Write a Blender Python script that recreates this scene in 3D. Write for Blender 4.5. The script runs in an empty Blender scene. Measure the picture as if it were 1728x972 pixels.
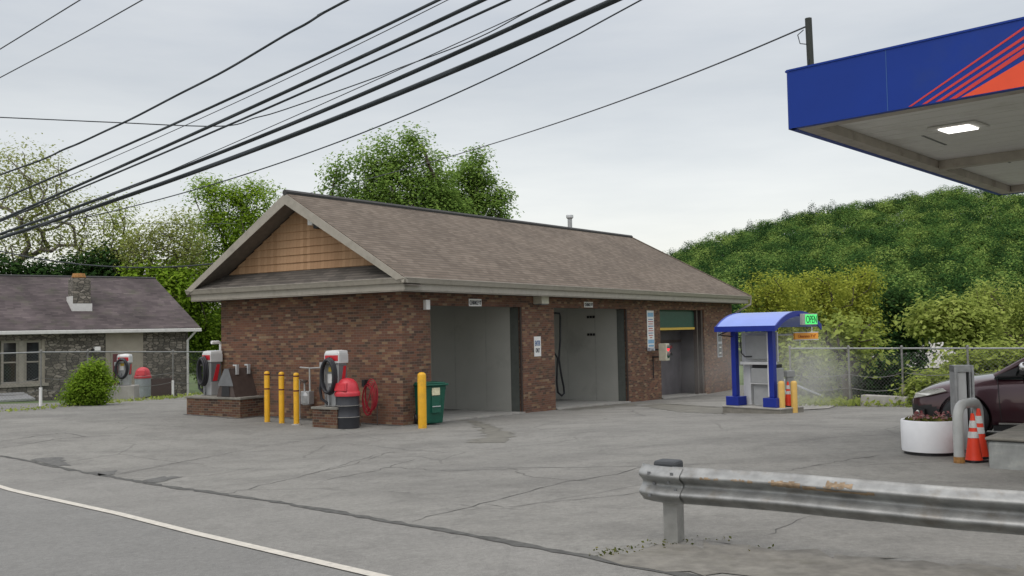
import bpy, bmesh, math, random
import numpy as np
from mathutils import Vector, Matrix
R = math.radians
rng = np.random.default_rng(7)
random.seed(7)
S = bpy.context.scene
COL = S.collection

# ------------------------------------------------------------------ camera model
F, PITCH, ROLL, H = 1646.0, 0.044, -0.02, 2.36
CX, CY = 864.0, 486.0
_cp, _sp, _cr, _sr = math.cos(PITCH), math.sin(PITCH), math.cos(ROLL), math.sin(ROLL)
YAW = 0.574
UX, UY = math.sin(YAW), math.cos(YAW)          # along the bay facade
VX, VY = -UY, UX                                # along the gable wall
C0 = (-2.85, 25.08)                             # corner of the car wash

def ray(px, py):
    a, b = (px - CX) / F, (py - CY) / F
    X, Y = a * _cr + b * _sr, -a * _sr + b * _cr
    up = -Y
    return Vector((X, _cp - up * _sp, _sp + up * _cp))

def D(px, py, d):
    r = ray(px, py)
    return Vector((0, 0, H)) + r * (d / r.y)

def loc(x, y):
    dx, dy = x - C0[0], y - C0[1]
    return dx * UX + dy * UY, dx * VX + dy * VY

def wld(u, v, z=0.0):
    return Vector((C0[0] + u * UX + v * VX, C0[1] + u * UY + v * VY, z))

def gz(x, y):
    u, v = loc(x, y)
    return -0.027 * min(max(u, 0), 20) + 0.02 * min(max(v, 0), 8) + 0.030 * min(max(-v - 1, 0), 11)

def G(px, py, dz=0.0):
    r = ray(px, py); z = 0.0
    for _ in range(30):
        t = (z - H) / r.z
        p = Vector((r.x * t, r.y * t, z))
        z = gz(p.x, p.y)
    return Vector((p.x, p.y, z + dz))

# ------------------------------------------------------------------ object helpers
def link(o, parent=None):
    COL.objects.link(o)
    if parent is not None: o.parent = parent
    return o

def tag(o, label=None, cat=None, group=None, kind=None):
    if label: o['label'] = label
    if cat: o['category'] = cat
    if group: o['group'] = group
    if kind: o['kind'] = kind
    return o

def thing(name, label, cat, p=(0, 0, 0), rz=0.0, group=None):
    o = bpy.data.objects.new(name, None); link(o)
    o.empty_display_size = 0.1
    o.location = p; o.rotation_euler = (0, 0, rz)
    return tag(o, label, cat, group)

def copy_tree(o, parent=None):
    c = o.copy(); COL.objects.link(c); c.parent = parent
    for ch in list(o.children): copy_tree(ch, c)
    return c

class MB:
    def __init__(self): self.v = []; self.f = []; self.m = []
    def add(self, vs, fs, mi=0):
        b = len(self.v); self.v += [Vector(p) for p in vs]
        self.f += [[b + i for i in f] for f in fs]; self.m += [mi] * len(fs); return self
    def quad(self, a, b, c, d, mi=0): return self.add([a, b, c, d], [[0, 1, 2, 3]], mi)
    def poly(self, pts, mi=0): return self.add(pts, [list(range(len(pts)))], mi)
    def box(self, x0, x1, y0, y1, z0, z1, mi=0, M=None):
        vs = [(x, y, z) for z in (z0, z1) for y in (y0, y1) for x in (x0, x1)]
        if M is not None: vs = [M @ Vector(p) for p in vs]
        return self.add(vs, [[0, 2, 3, 1], [4, 5, 7, 6], [0, 1, 5, 4], [2, 6, 7, 3], [0, 4, 6, 2], [1, 3, 7, 5]], mi)
    def prism(self, pts, vec, mi=0):
        n = len(pts); vec = Vector(vec); P = [Vector(p) for p in pts]
        fs = [list(range(n))[::-1], list(range(n, 2 * n))] + [[i, (i + 1) % n, n + (i + 1) % n, n + i] for i in range(n)]
        return self.add(P + [p + vec for p in P], fs, mi)
    def tube(self, pts, r, n=8, mi=0, cap=True):
        P = [Vector(p) for p in pts]
        rs = r if isinstance(r, (list, tuple)) else [r] * len(P)
        vs, fs = [], []
        prev = None
        for i, p in enumerate(P):
            t = (P[min(i + 1, len(P) - 1)] - P[max(i - 1, 0)])
            t = t.normalized() if t.length > 1e-9 else Vector((0, 0, 1))
            if prev is None:
                a = t.orthogonal().normalized()
            else:
                a = prev - t * prev.dot(t)
                a = a.normalized() if a.length > 1e-6 else t.orthogonal().normalized()
            prev = a; b = t.cross(a)
            for k in range(n):
                w = 2 * math.pi * k / n
                vs.append(p + (a * math.cos(w) + b * math.sin(w)) * rs[i])
        for i in range(len(P) - 1):
            for k in range(n):
                fs.append([i * n + k, i * n + (k + 1) % n, (i + 1) * n + (k + 1) % n, (i + 1) * n + k])
        if cap:
            fs.append(list(range(n))[::-1]); fs.append([(len(P) - 1) * n + k for k in range(n)])
        return self.add(vs, fs, mi)
    def lathe(self, prof, n=24, c=(0, 0, 0), mi=0, cap=True):
        vs, fs = [], []
        for r, z in prof:
            for k in range(n):
                w = 2 * math.pi * k / n
                vs.append((c[0] + r * math.cos(w), c[1] + r * math.sin(w), c[2] + z))
        for i in range(len(prof) - 1):
            for k in range(n):
                fs.append([i * n + k, i * n + (k + 1) % n, (i + 1) * n + (k + 1) % n, (i + 1) * n + k])
        if cap:
            fs.append(list(range(n))[::-1]); fs.append([(len(prof) - 1) * n + k for k in range(n)])
        return self.add(vs, fs, mi)
    def build(self, name, mats, parent=None, smooth=None, bevel=0, recalc=True, at=None):
        me = bpy.data.meshes.new(name)
        me.from_pydata([tuple(p) for p in self.v], [], self.f)
        if not isinstance(mats, (list, tuple)): mats = [mats]
        for m in mats: me.materials.append(m)
        if len(mats) > 1: me.polygons.foreach_set('material_index', self.m)
        if recalc:
            bm = bmesh.new(); bm.from_mesh(me)
            bmesh.ops.recalc_face_normals(bm, faces=bm.faces); bm.to_mesh(me); bm.free()
        uv_box(me)
        if smooth:
            me.polygons.foreach_set('use_smooth', [True] * len(me.polygons))
            me.set_sharp_from_angle(angle=R(smooth))
        o = bpy.data.objects.new(name, me); link(o, parent)
        if at is not None: o.location = at
        if bevel:
            b = o.modifiers.new('edge', 'BEVEL'); b.width = bevel; b.segments = 2; b.limit_method = 'ANGLE'; b.angle_limit = R(40)
        return o

def uv_box(me):
    uv = me.uv_layers.new(name='UVMap')
    up = Vector((0, 0, 1))
    for p in me.polygons:
        n = p.normal
        t = up.cross(n)
        t = Vector((1, 0, 0)) if t.length < 0.05 else t.normalized()
        b = n.cross(t)
        for li in p.loop_indices:
            co = me.vertices[me.loops[li].vertex_index].co
            uv.data[li].uv = (co.dot(t), co.dot(b))

def text_ob(name, s, width, height, mat, M, parent=None, thick=0.004):
    """lettering as a real mesh, fitted to width x height, lying in M's XZ plane, front towards -Y"""
    cu = bpy.data.curves.new('lettering', 'FONT'); cu.body = s; cu.align_x = 'CENTER'; cu.align_y = 'CENTER'; cu.extrude = 0.01
    t = bpy.data.objects.new('lettering', cu); COL.objects.link(t)
    dg = bpy.context.evaluated_depsgraph_get()
    me = bpy.data.meshes.new_from_object(t.evaluated_get(dg))
    bpy.data.objects.remove(t); bpy.data.curves.remove(cu)
    xs = [v.co.x for v in me.vertices]; ys = [v.co.y for v in me.vertices]
    sx = width / max(max(xs) - min(xs), 1e-6); sy = height / max(max(ys) - min(ys), 1e-6)
    cx, cy = (max(xs) + min(xs)) / 2, (max(ys) + min(ys)) / 2
    for v in me.vertices:
        v.co = M @ Vector(((v.co.x - cx) * sx, -(v.co.z * thick / 0.01), (v.co.y - cy) * sy))
    me.materials.clear(); me.materials.append(mat)
    o = bpy.data.objects.new(name, me); return link(o, parent)

# ------------------------------------------------------------------ materials
def new_mat(name):
    m = bpy.data.materials.new(name); m.use_nodes = True
    nt = m.node_tree; b = nt.nodes['Principled BSDF']
    return m, nt, b
def N(nt, typ, **kw):
    n = nt.nodes.new(typ)
    for k, v in kw.items():
        if k == 'inp':
            for a, b in v.items(): n.inputs[a].default_value = b
        else: setattr(n, k, v)
    return n
def ramp(nt, stops, interp='LINEAR'):
    n = nt.nodes.new('ShaderNodeValToRGB'); cr = n.color_ramp; cr.interpolation = interp
    while len(cr.elements) < len(stops): cr.elements.new(0.5)
    for e, (p, c) in zip(cr.elements, stops):
        e.position = p; e.color = (*c, 1) if len(c) == 3 else c
    return n
def mix(nt, a, b, fac, mode='MIX'):
    n = nt.nodes.new('ShaderNodeMix'); n.data_type = 'RGBA'; n.blend_type = mode
    for idx, val in ((0, fac), (6, a), (7, b)):
        if hasattr(val, 'is_output') or isinstance(val, bpy.types.NodeSocket): nt.links.new(val, n.inputs[idx])
        elif isinstance(val, (int, float)): n.inputs[idx].default_value = val
        else: n.inputs[idx].default_value = (*val, 1)
    return n.outputs[2]
def math_n(nt, op, a, b=None, c=None):
    n = nt.nodes.new('ShaderNodeMath'); n.operation = op
    for i, v in enumerate((a, b, c)):
        if v is None: continue
        if isinstance(v, bpy.types.NodeSocket): nt.links.new(v, n.inputs[i])
        else: n.inputs[i].default_value = v
    return n.outputs[0]
def noise(nt, vec, scale, detail=4, rough=0.55):
    n = N(nt, 'ShaderNodeTexNoise', inp={'Scale': scale, 'Detail': detail, 'Roughness': rough})
    if vec is not None: nt.links.new(vec, n.inputs['Vector'])
    return n.outputs['Fac']

def simple(name, col, rough=0.6, metal=0.0, var=0.12, scale=6.0, dirt=None, dirt_amt=0.4, bump=0.0, spec=0.5):
    m, nt, b = new_mat(name)
    tc = N(nt, 'ShaderNodeTexCoord').outputs['Object']
    f = noise(nt, tc, scale)
    rp = ramp(nt, [(0.3, [c * (1 - var) for c in col]), (0.7, [min(1, c * (1 + var)) for c in col])])
    nt.links.new(f, rp.inputs[0]); c = rp.outputs[0]
    if dirt:
        f2 = noise(nt, tc, scale * 0.6, 8, 0.7)
        r2 = ramp(nt, [(0.52, (0, 0, 0)), (0.68, (dirt_amt,) * 3)]); nt.links.new(f2, r2.inputs[0])
        c = mix(nt, c, dirt, r2.outputs[0])
    nt.links.new(c, b.inputs['Base Color'])
    b.inputs['Roughness'].default_value = rough; b.inputs['Metallic'].default_value = metal
    b.inputs['Specular IOR Level'].default_value = spec
    if bump:
        bp = N(nt, 'ShaderNodeBump', inp={'Strength': bump, 'Distance': 0.01})
        nt.links.new(noise(nt, tc, scale * 12), bp.inputs['Height']); nt.links.new(bp.outputs[0], b.inputs['Normal'])
    return m

def emit(name, col, strength):
    m, nt, b = new_mat(name)
    b.inputs['Base Color'].default_value = (*[c * 0.5 for c in col], 1)
    b.inputs['Emission Color'].default_value = (*col, 1); b.inputs['Emission Strength'].default_value = strength
    return m

def coursed(name, w, h, stops, joint_or_shade, mw, rough=0.9, half=True, bump=0.3, big=0.25, distort=0.0, tint=None, mortar_u=True):
    """running-bond courses in metres, a random colour per unit"""
    m, nt, b = new_mat(name)
    uvn = N(nt, 'ShaderNodeTexCoord').outputs['UV']
    if distort:
        nz = N(nt, 'ShaderNodeTexNoise', inp={'Scale': 3.0, 'Detail': 2}); nt.links.new(uvn, nz.inputs['Vector'])
        sub = N(nt, 'ShaderNodeVectorMath', operation='SUBTRACT'); nt.links.new(nz.outputs['Color'], sub.inputs[0]); sub.inputs[1].default_value = (.5, .5, .5)
        sc = N(nt, 'ShaderNodeVectorMath', operation='SCALE'); nt.links.new(sub.outputs[0], sc.inputs[0]); sc.inputs['Scale'].default_value = distort
        ad = N(nt, 'ShaderNodeVectorMath', operation='ADD'); nt.links.new(uvn, ad.inputs[0]); nt.links.new(sc.outputs[0], ad.inputs[1]); uvn = ad.outputs[0]
    sp = N(nt, 'ShaderNodeSeparateXYZ'); nt.links.new(uvn, sp.inputs[0])
    vv = math_n(nt, 'DIVIDE', sp.outputs[1], h); row = math_n(nt, 'FLOOR', vv); fv = math_n(nt, 'FRACT', vv)
    wn0 = N(nt, 'ShaderNodeTexWhiteNoise', noise_dimensions='1D'); nt.links.new(row, wn0.inputs['W'])
    off = math_n(nt, 'MULTIPLY', wn0.outputs['Value'], 1.0) if not half else math_n(nt, 'MULTIPLY', math_n(nt, 'MODULO', row, 2.0), 0.5)
    uu = math_n(nt, 'ADD', math_n(nt, 'DIVIDE', sp.outputs[0], w), off)
    colx = math_n(nt, 'FLOOR', uu); fu = math_n(nt, 'FRACT', uu)
    cb = N(nt, 'ShaderNodeCombineXYZ'); nt.links.new(colx, cb.inputs[0]); nt.links.new(row, cb.inputs[1])
    wn = N(nt, 'ShaderNodeTexWhiteNoise', noise_dimensions='2D'); nt.links.new(cb.outputs[0], wn.inputs['Vector'])
    rp = ramp(nt, stops); nt.links.new(wn.outputs['Value'], rp.inputs[0])
    c = rp.outputs[0]
    f = noise(nt, uvn, 0.55, 5); r2 = ramp(nt, [(0.3, (1 - big,) * 3), (0.7, (1 + big,) * 3)]); nt.links.new(f, r2.inputs[0])
    c = mix(nt, c, r2.outputs[0], 1.0, 'MULTIPLY')
    if tint:
        f4 = noise(nt, uvn, 1.3, 6, .65); r4 = ramp(nt, [(0.52, (0, 0, 0)), (0.74, (.55,) * 3)]); nt.links.new(f4, r4.inputs[0])
        c = mix(nt, c, tint, r4.outputs[0])
    mk = math_n(nt, 'LESS_THAN', fv, mw / h)
    if mortar_u: mk = math_n(nt, 'MAXIMUM', mk, math_n(nt, 'LESS_THAN', fu, mw / w))
    c = mix(nt, c, joint_or_shade, mk)
    nt.links.new(c, b.inputs['Base Color']); b.inputs['Roughness'].default_value = rough
    b.inputs['Specular IOR Level'].default_value = 0.25
    if bump:
        bp = N(nt, 'ShaderNodeBump', inp={'Strength': bump, 'Distance': 0.008})
        nt.links.new(math_n(nt, 'SUBTRACT', wn.outputs['Value'], math_n(nt, 'MULTIPLY', mk, 1.0)), bp.inputs['Height']); nt.links.new(bp.outputs[0], b.inputs['Normal'])
    return m

def rubble(name, stops, joint, sc=(2.6, 5.6)):
    m, nt, b = new_mat(name)
    uvn = N(nt, 'ShaderNodeTexCoord').outputs['UV']
    mp = N(nt, 'ShaderNodeMapping'); mp.inputs['Scale'].default_value = (sc[0], sc[1], 1); nt.links.new(uvn, mp.inputs[0])
    v1 = N(nt, 'ShaderNodeTexVoronoi', voronoi_dimensions='2D', inp={'Scale': 1.0, 'Randomness': .85}); nt.links.new(mp.outputs[0], v1.inputs['Vector'])
    v2 = N(nt, 'ShaderNodeTexVoronoi', voronoi_dimensions='2D', feature='DISTANCE_TO_EDGE', inp={'Scale': 1.0, 'Randomness': .85}); nt.links.new(mp.outputs[0], v2.inputs['Vector'])
    sp = N(nt, 'ShaderNodeSeparateColor'); nt.links.new(v1.outputs['Color'], sp.inputs[0])
    rp = ramp(nt, stops); nt.links.new(sp.outputs[0], rp.inputs[0])
    r2 = ramp(nt, [(.35, (.7,) * 3), (.65, (1.3,) * 3)]); nt.links.new(noise(nt, uvn, 14, 4), r2.inputs[0])
    c = mix(nt, rp.outputs[0], r2.outputs[0], 1.0, 'MULTIPLY')
    mk = N(nt, 'ShaderNodeMapRange', inp={1: .05, 2: .11, 3: 1, 4: 0}); nt.links.new(v2.outputs['Distance'], mk.inputs[0])
    c = mix(nt, c, joint, mk.outputs[0]); nt.links.new(c, b.inputs['Base Color']); b.inputs['Roughness'].default_value = .92
    bp = N(nt, 'ShaderNodeBump', inp={'Strength': .5, 'Distance': .03}); nt.links.new(v2.outputs['Distance'], bp.inputs['Height']); nt.links.new(bp.outputs[0], b.inputs['Normal'])
    return m

def leaf_mat(name, dark, mid, light, trans=0.35, nscale=0.5):
    m, nt, b = new_mat(name)
    nt.nodes.remove(b); out = nt.nodes['Material Output']
    geo = N(nt, 'ShaderNodeNewGeometry')
    tc = N(nt, 'ShaderNodeTexCoord').outputs['Object']
    nf = noise(nt, tc, nscale, 3)
    at = N(nt, 'ShaderNodeAttribute', attribute_name='tint').outputs['Fac']
    s = math_n(nt, 'ADD', math_n(nt, 'MULTIPLY', geo.outputs['Random Per Island'], 0.38), math_n(nt, 'MULTIPLY', nf, 0.55))
    s = math_n(nt, 'ADD', s, at)
    rp = ramp(nt, [(0.22, dark), (0.48, mid), (0.80, light)]); nt.links.new(s, rp.inputs[0])
    d = N(nt, 'ShaderNodeBsdfDiffuse'); t = N(nt, 'ShaderNodeBsdfTranslucent'); mx = N(nt, 'ShaderNodeMixShader', inp={0: trans})
    nt.links.new(rp.outputs[0], d.inputs[0]); nt.links.new(rp.outputs[0], t.inputs[0])
    nt.links.new(d.outputs[0], mx.inputs[1]); nt.links.new(t.outputs[0], mx.inputs[2]); nt.links.new(mx.outputs[0], out.inputs[0])
    return m

def asphalt(name, base, light, stain, fine=160.0, crack=0.35, patch=1.0):
    m, nt, b = new_mat(name)
    tc = N(nt, 'ShaderNodeTexCoord').outputs['Object']
    f1 = noise(nt, tc, 0.16, 6, .6); r1 = ramp(nt, [(0.3, base), (0.7, light)]); nt.links.new(f1, r1.inputs[0]); c = r1.outputs[0]
    mp = N(nt, 'ShaderNodeMapping'); mp.inputs['Scale'].default_value = (.75, 1.35, 1); mp.inputs['Rotation'].default_value = (0, 0, R(40)); nt.links.new(tc, mp.inputs[0])
    f2 = noise(nt, mp.outputs[0], 0.45, 8, .68); r2 = ramp(nt, [(0.44, (0, 0, 0)), (0.66, (0.8 * patch,) * 3)]); nt.links.new(f2, r2.inputs[0])
    c = mix(nt, c, stain, r2.outputs[0])
    f3 = noise(nt, tc, fine, 2, .7); r3 = ramp(nt, [(0.3, (.72,) * 3), (0.7, (1.28,) * 3)]); nt.links.new(f3, r3.inputs[0])
    c = mix(nt, c, r3.outputs[0], 1.0, 'MULTIPLY')
    f6 = noise(nt, tc, 2.1, 9, .72); r6 = ramp(nt, [(.50, (1, 1, 1)), (.60, (.80,) * 3), (.66, (.98,) * 3), (.74, (.72,) * 3)]); nt.links.new(f6, r6.inputs[0])
    c = mix(nt, c, r6.outputs[0], .75 * patch, 'MULTIPLY')
    f5 = noise(nt, tc, 14.0, 6, .8); r5 = ramp(nt, [(0.32, (.80,) * 3), (0.68, (1.16,) * 3)]); nt.links.new(f5, r5.inputs[0])
    c = mix(nt, c, r5.outputs[0], 1.0, 'MULTIPLY')
    if crack:
        nz = N(nt, 'ShaderNodeTexNoise', inp={'Scale': 1.2, 'Detail': 5}); nt.links.new(tc, nz.inputs['Vector'])
        ad = mix(nt, tc, nz.outputs['Color'], 0.22)
        vo = N(nt, 'ShaderNodeTexVoronoi', feature='DISTANCE_TO_EDGE', inp={'Scale': 0.33}); nt.links.new(ad, vo.inputs['Vector'])
        lt = math_n(nt, 'LESS_THAN', vo.outputs['Distance'], 0.006)
        msk = math_n(nt, 'GREATER_THAN', noise(nt, tc, 0.2, 2), 0.5)
        c = mix(nt, c, [x * .35 for x in base], math_n(nt, 'MULTIPLY', math_n(nt, 'MULTIPLY', lt, msk), crack))
    nt.links.new(c, b.inputs['Base Color']); b.inputs['Roughness'].default_value = 0.88; b.inputs['Specular IOR Level'].default_value = 0.3
    bp = N(nt, 'ShaderNodeBump', inp={'Strength': 0.35, 'Distance': 0.006}); nt.links.new(f3, bp.inputs['Height']); nt.links.new(bp.outputs[0], b.inputs['Normal'])
    return m

M = {}
BR = [(0.0, (.075, .050, .040)), (0.18, (.105, .060, .045)), (0.38, (.155, .074, .050)), (0.58, (.178, .086, .056)), (0.72, (.135, .072, .056)), (0.84, (.20, .110, .066)), (0.94, (.235, .15, .088)), (1.0, (.25, .18, .12))]
M['brick'] = coursed('brick', 0.195, 0.067, BR, (.16, .125, .095), .010, big=.22, tint=(.085, .07, .04))
M['brick_old'] = coursed('brick_mossy', 0.195, 0.067, [(p, [x * .75 for x in c]) for p, c in BR], (.15, .13, .10), .011, big=.3, tint=(.07, .065, .035))
M['stone'] = rubble('fieldstone', [(0, (.085, .078, .066)), (.3, (.13, .118, .098)), (.6, (.18, .165, .138)), (.85, (.235, .21, .175)), (1, (.30, .275, .235))], (.06, .056, .049), sc=(4.0, 8.8))
M['shingle'] = coursed('roof_shingle', 0.22, 0.14, [(0, (.118, .094, .074)), (.4, (.136, .110, .087)), (.7, (.150, .122, .098)), (1, (.170, .140, .112))], (.06, .05, .045), .020, big=.15, half=False, mortar_u=False)  # the dark line on every course is painted row shadow
M['shingle_pent'] = coursed('pent_shingle', 0.30, 0.145, [(0, (.075, .068, .06)), (.5, (.10, .09, .08)), (1, (.13, .115, .1))], (.04, .036, .033), .022, big=.2, half=False, mortar_u=False)  # row shadow painted in as a dark line per course
M['shingle_old'] = coursed('weathered_shingle', 0.30, 0.14, [(0, (.062, .050, .052)), (.5, (.082, .066, .068)), (1, (.10, .082, .082))], (.04, .035, .036), .018, big=.45, half=False, tint=(.075, .085, .05), mortar_u=False)  # course lines are shadow painted into the shingle colour
M['shake'] = coursed('tan_shake', 0.13, 10.0, [(0, (.34, .205, .115)), (.5, (.39, .24, .138)), (1, (.44, .28, .165))], (.24, .14, .075), .006, big=.05, half=False)
M['trim'] = simple('trim_taupe', (.32, .295, .25), .5, var=.08, dirt=(.12, .11, .09), dirt_amt=.3)
M['trim_white'] = simple('trim_white', (.62, .62, .60), .5, var=.06, dirt=(.3, .3, .28), dirt_amt=.3)
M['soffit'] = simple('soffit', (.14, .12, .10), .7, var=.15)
M['sheathing_shade'] = simple('sheathing_shade', (.06, .035, .018), .9)  # darkened so the gaps between shake rows read as shadow lines
M['ridge'] = simple('ridge_cap', (.045, .045, .045), .85)
M['bay_wall'] = simple('bay_wall_panel', (.41, .41, .375), .55, var=.07, scale=.8, dirt=(.22, .22, .2), dirt_amt=.5)
M['bay_seam'] = simple('bay_seam', (.36, .36, .33), .6)
M['bay_dark'] = simple('bay_frame_dark', (.10, .11, .10), .6)
M['bay_ceil'] = simple('bay_ceiling', (.16, .16, .15), .7)
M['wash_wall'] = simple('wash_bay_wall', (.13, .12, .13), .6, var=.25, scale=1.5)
M['concrete'] = simple('concrete', (.33, .32, .295), .9, var=.14, scale=3, dirt=(.17, .16, .14), bump=.3)
M['concrete_grey'] = simple('concrete_painted_grey', (.27, .28, .27), .85, var=.2, scale=5, dirt=(.45, .44, .40), dirt_amt=.6, bump=.3)
M['slab'] = simple('cap_slab', (.20, .19, .165), .9, var=.2, scale=5, dirt=(.09, .09, .07), bump=.3)
M['green_door'] = simple('green_door', (.012, .075, .05), .45)
M['yellow_bar'] = simple('yellow_bar', (.62, .42, .06), .5)
M['yellow'] = simple('yellow_sleeve', (.72, .385, .014), .5, var=.08, scale=5, dirt=(.36, .22, .05), dirt_amt=.6)
M['yellow_pale'] = simple('yellow_paint_faded', (.68, .44, .12), .55, var=.08, dirt=(.45, .33, .16), dirt_amt=.4)
M['tape'] = simple('red_tape', (.11, .018, .012), .5)
M['blue'] = simple('blue_paint', (.006, .022, .25), .42, var=.06)
M['blue_roof'] = simple('blue_roof_sky_sheen', (.15, .23, .62), .22, var=.05, scale=2, spec=.9)  # paler than the post blue: sky reflection painted into the base colour
M['fascia_blue'] = simple('canopy_blue', (.003, .034, .27), .5, var=.08, scale=.7, spec=.3, dirt=(.02, .05, .2), dirt_amt=.5)
M['orange'] = simple('canopy_orange', (.82, .075, .02), .42, var=.03)
M['red_stripe'] = simple('canopy_red_stripe', (.62, .035, .03), .42, var=.03)
M['soffit_white'] = simple('canopy_soffit', (.68, .67, .63), .55, var=.05, scale=.8, dirt=(.36, .33, .28), dirt_amt=.5)
M['soffit_edge'] = simple('canopy_edge_trim', (.40, .36, .31), .6, var=.15, scale=3, dirt=(.17, .13, .1), dirt_amt=.6)
M['steel'] = simple('brushed_steel', (.47, .47, .46), .38, .85, var=.1)
M['galv'] = simple('galvanised', (.38, .39, .395), .5, .6, var=.18, scale=9)
M['fence_rail'] = simple('fence_rail', (.32, .33, .33), .5, .4)
M['fence_metal'] = simple('fence_metal', (.21, .21, .20), .6, .3, var=.2, scale=6)
M['mesh_wire'] = simple('mesh_wire', (.15, .155, .15), .6, .3)
M['galv_pale'] = simple('galvanised_pale', (.52, .54, .55), .5, .35, var=.1)
M['grey_paint'] = simple('grey_paint', (.38, .39, .38), .45, var=.08)
M['grey_dark'] = simple('grey_dark', (.13, .135, .14), .5)
M['cabinet'] = simple('cabinet_grey', (.36, .37, .375), .4, .2, var=.07)
M['cabinet_light'] = simple('cabinet_light', (.60, .61, .61), .4, .1, var=.06)
M['cream'] = simple('cream_plastic', (.52, .50, .40), .5)
M['white'] = simple('white_plastic', (.78, .78, .77), .4, var=.05)
M['white_paint'] = simple('planter_white', (.76, .77, .79), .45, var=.05, scale=3, dirt=(.55, .54, .52), dirt_amt=.3)
M['black'] = simple('black_rubber', (.012, .012, .014), .55)
M['hose'] = simple('vacuum_hose', (.016, .017, .022), .42)
M['red'] = simple('red_plastic', (.50, .02, .03), .38, var=.08)
M['red_lid'] = simple('red_lid', (.52, .035, .05), .42, var=.1, dirt=(.3, .05, .06))
M['red_hose'] = simple('red_hose', (.30, .018, .03), .5)
M['drum'] = simple('drum_black', (.028, .030, .037), .45, var=.2)
M['can_grey'] = simple('can_pale', (.44, .47, .52), .5, .1)
M['bin'] = simple('green_cart', (.006, .085, .055), .42, var=.12)
M['label_y'] = simple('pale_label', (.62, .60, .42), .6, var=.2, scale=20)
M['brown_metal'] = simple('brown_metal', (.075, .055, .048), .5, .2, var=.15)
M['text_dark'] = simple('text_dark', (.03, .035, .05), .6)
M['text_blue'] = simple('text_blue', (.04, .12, .32), .6)
M['text_red'] = simple('text_red', (.42, .05, .06), .6)
M['sign_blue'] = simple('sign_blue', (.22, .42, .62), .5)
M['cone'] = simple('cone_orange', (.80, .055, .018), .5, var=.06)
M['bar_text'] = simple('bar_text', (.50, .13, .02), .6)
M['bar_orange'] = simple('bar_orange', (1, .42, .05), .5, var=.05)
M['reflect'] = simple('cone_collar', (.58, .60, .58), .4, var=.1)
M['rust'] = simple('rust', (.30, .15, .045), .85, var=.4, scale=20)
M['rail'] = simple('guardrail_steel', (.26, .265, .26), .50, .55, var=.28, scale=6, dirt=(.17, .14, .105), dirt_amt=.5, bump=.15)
M['rail_post'] = simple('guardrail_post', (.28, .28, .265), .6, .4, var=.15, scale=9)
M['rail_rust'] = simple('guardrail_rust', (.26, .19, .12), .75, .2, var=.4, scale=14)
M['wood'] = simple('bark', (.085, .068, .055), .95, var=.3, scale=7)
M['bark_pale'] = simple('bark_pale', (.17, .15, .13), .95, var=.3, scale=7)
M['cable'] = simple('cable', (.018, .026, .032), .6)
M['cable_thin'] = simple('cable_weathered', (.06, .065, .075), .6)
M['glass'] = simple('window_glass', (.015, .02, .022), .06, var=.3, spec=.9)
M['frame'] = simple('window_frame', (.30, .28, .235), .6)
M['stucco'] = simple('stucco_patch', (.33, .30, .245), .9, var=.15, scale=2, dirt=(.2, .18, .15))
M['brownwall'] = simple('brown_boards', (.07, .045, .04), .8)
M['dirt'] = simple('dirt', (.168, .160, .140), .95, var=.25, scale=7, dirt=(.12, .115, .085), bump=.4)
M['line'] = simple('road_line', (.50, .475, .42), .8, var=.12, scale=14, dirt=(.3, .29, .27), dirt_amt=.55)
M['crack'] = simple('crack_fill', (.075, .075, .07), .95, var=.4, scale=9)
M['patch'] = simple('asphalt_patch', (.105, .105, .10), .95, var=.25, scale=12, bump=.4)
M['stain'] = simple('damp_stain', (.135, .13, .11), .8, var=.2, scale=3)
M['grass'] = simple('grass_ground', (.07, .11, .03), .95, var=.4, scale=1.5, dirt=(.12, .11, .06))
M['forest_floor'] = simple('forest_floor', (.03, .045, .018), .95, var=.4, scale=.2)
M['asphalt'] = asphalt('lot_asphalt', (.196, .192, .177), (.240, .236, .217), (.146, .143, .133))
M['road'] = asphalt('road_asphalt', (.172, .171, .163), (.196, .195, .185), (.146, .145, .138), fine=120., crack=0, patch=.5)
M['shoulder'] = asphalt('road_shoulder', (.190, .187, .174), (.226, .222, .207), (.157, .154, .144), fine=120., crack=.1, patch=.7)
M['leaf_maple'] = leaf_mat('leaf_maple', (.10, .175, .045), (.20, .32, .07), (.34, .46, .115), trans=.48)
M['leaf_bright'] = leaf_mat('leaf_bright', (.10, .17, .02), (.22, .35, .035), (.38, .50, .07), trans=.45)
M['leaf_sparse'] = leaf_mat('leaf_sparse', (.20, .23, .07), (.32, .36, .11), (.44, .47, .17), trans=0.5)
M['leaf_dark'] = leaf_mat('leaf_dark', (0.016, 0.039, 0.016), (0.033, 0.072, 0.021), (0.065, 0.117, 0.033))
M['leaf_yellow'] = leaf_mat('leaf_yellow', (.15, .18, .03), (.34, .38, .06), (.50, .53, .11), trans=.45)
M['leaf_olive'] = leaf_mat('leaf_olive', (.16, .21, .05), (.33, .40, .095), (.48, .53, .16), trans=0.48)
M['leaf_hill'] = leaf_mat('leaf_hill', (.030, .072, .024), (.088, .175, .043), (.23, .32, .08), trans=.3, nscale=.02)
M['flower'] = leaf_mat('flower_mix', (.25, .05, .06), (.40, .20, .20), (.5, .42, .36))
M['weed'] = leaf_mat('weed', (.06, .08, .02), (.13, .14, .04), (.25, .2, .06))

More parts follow.
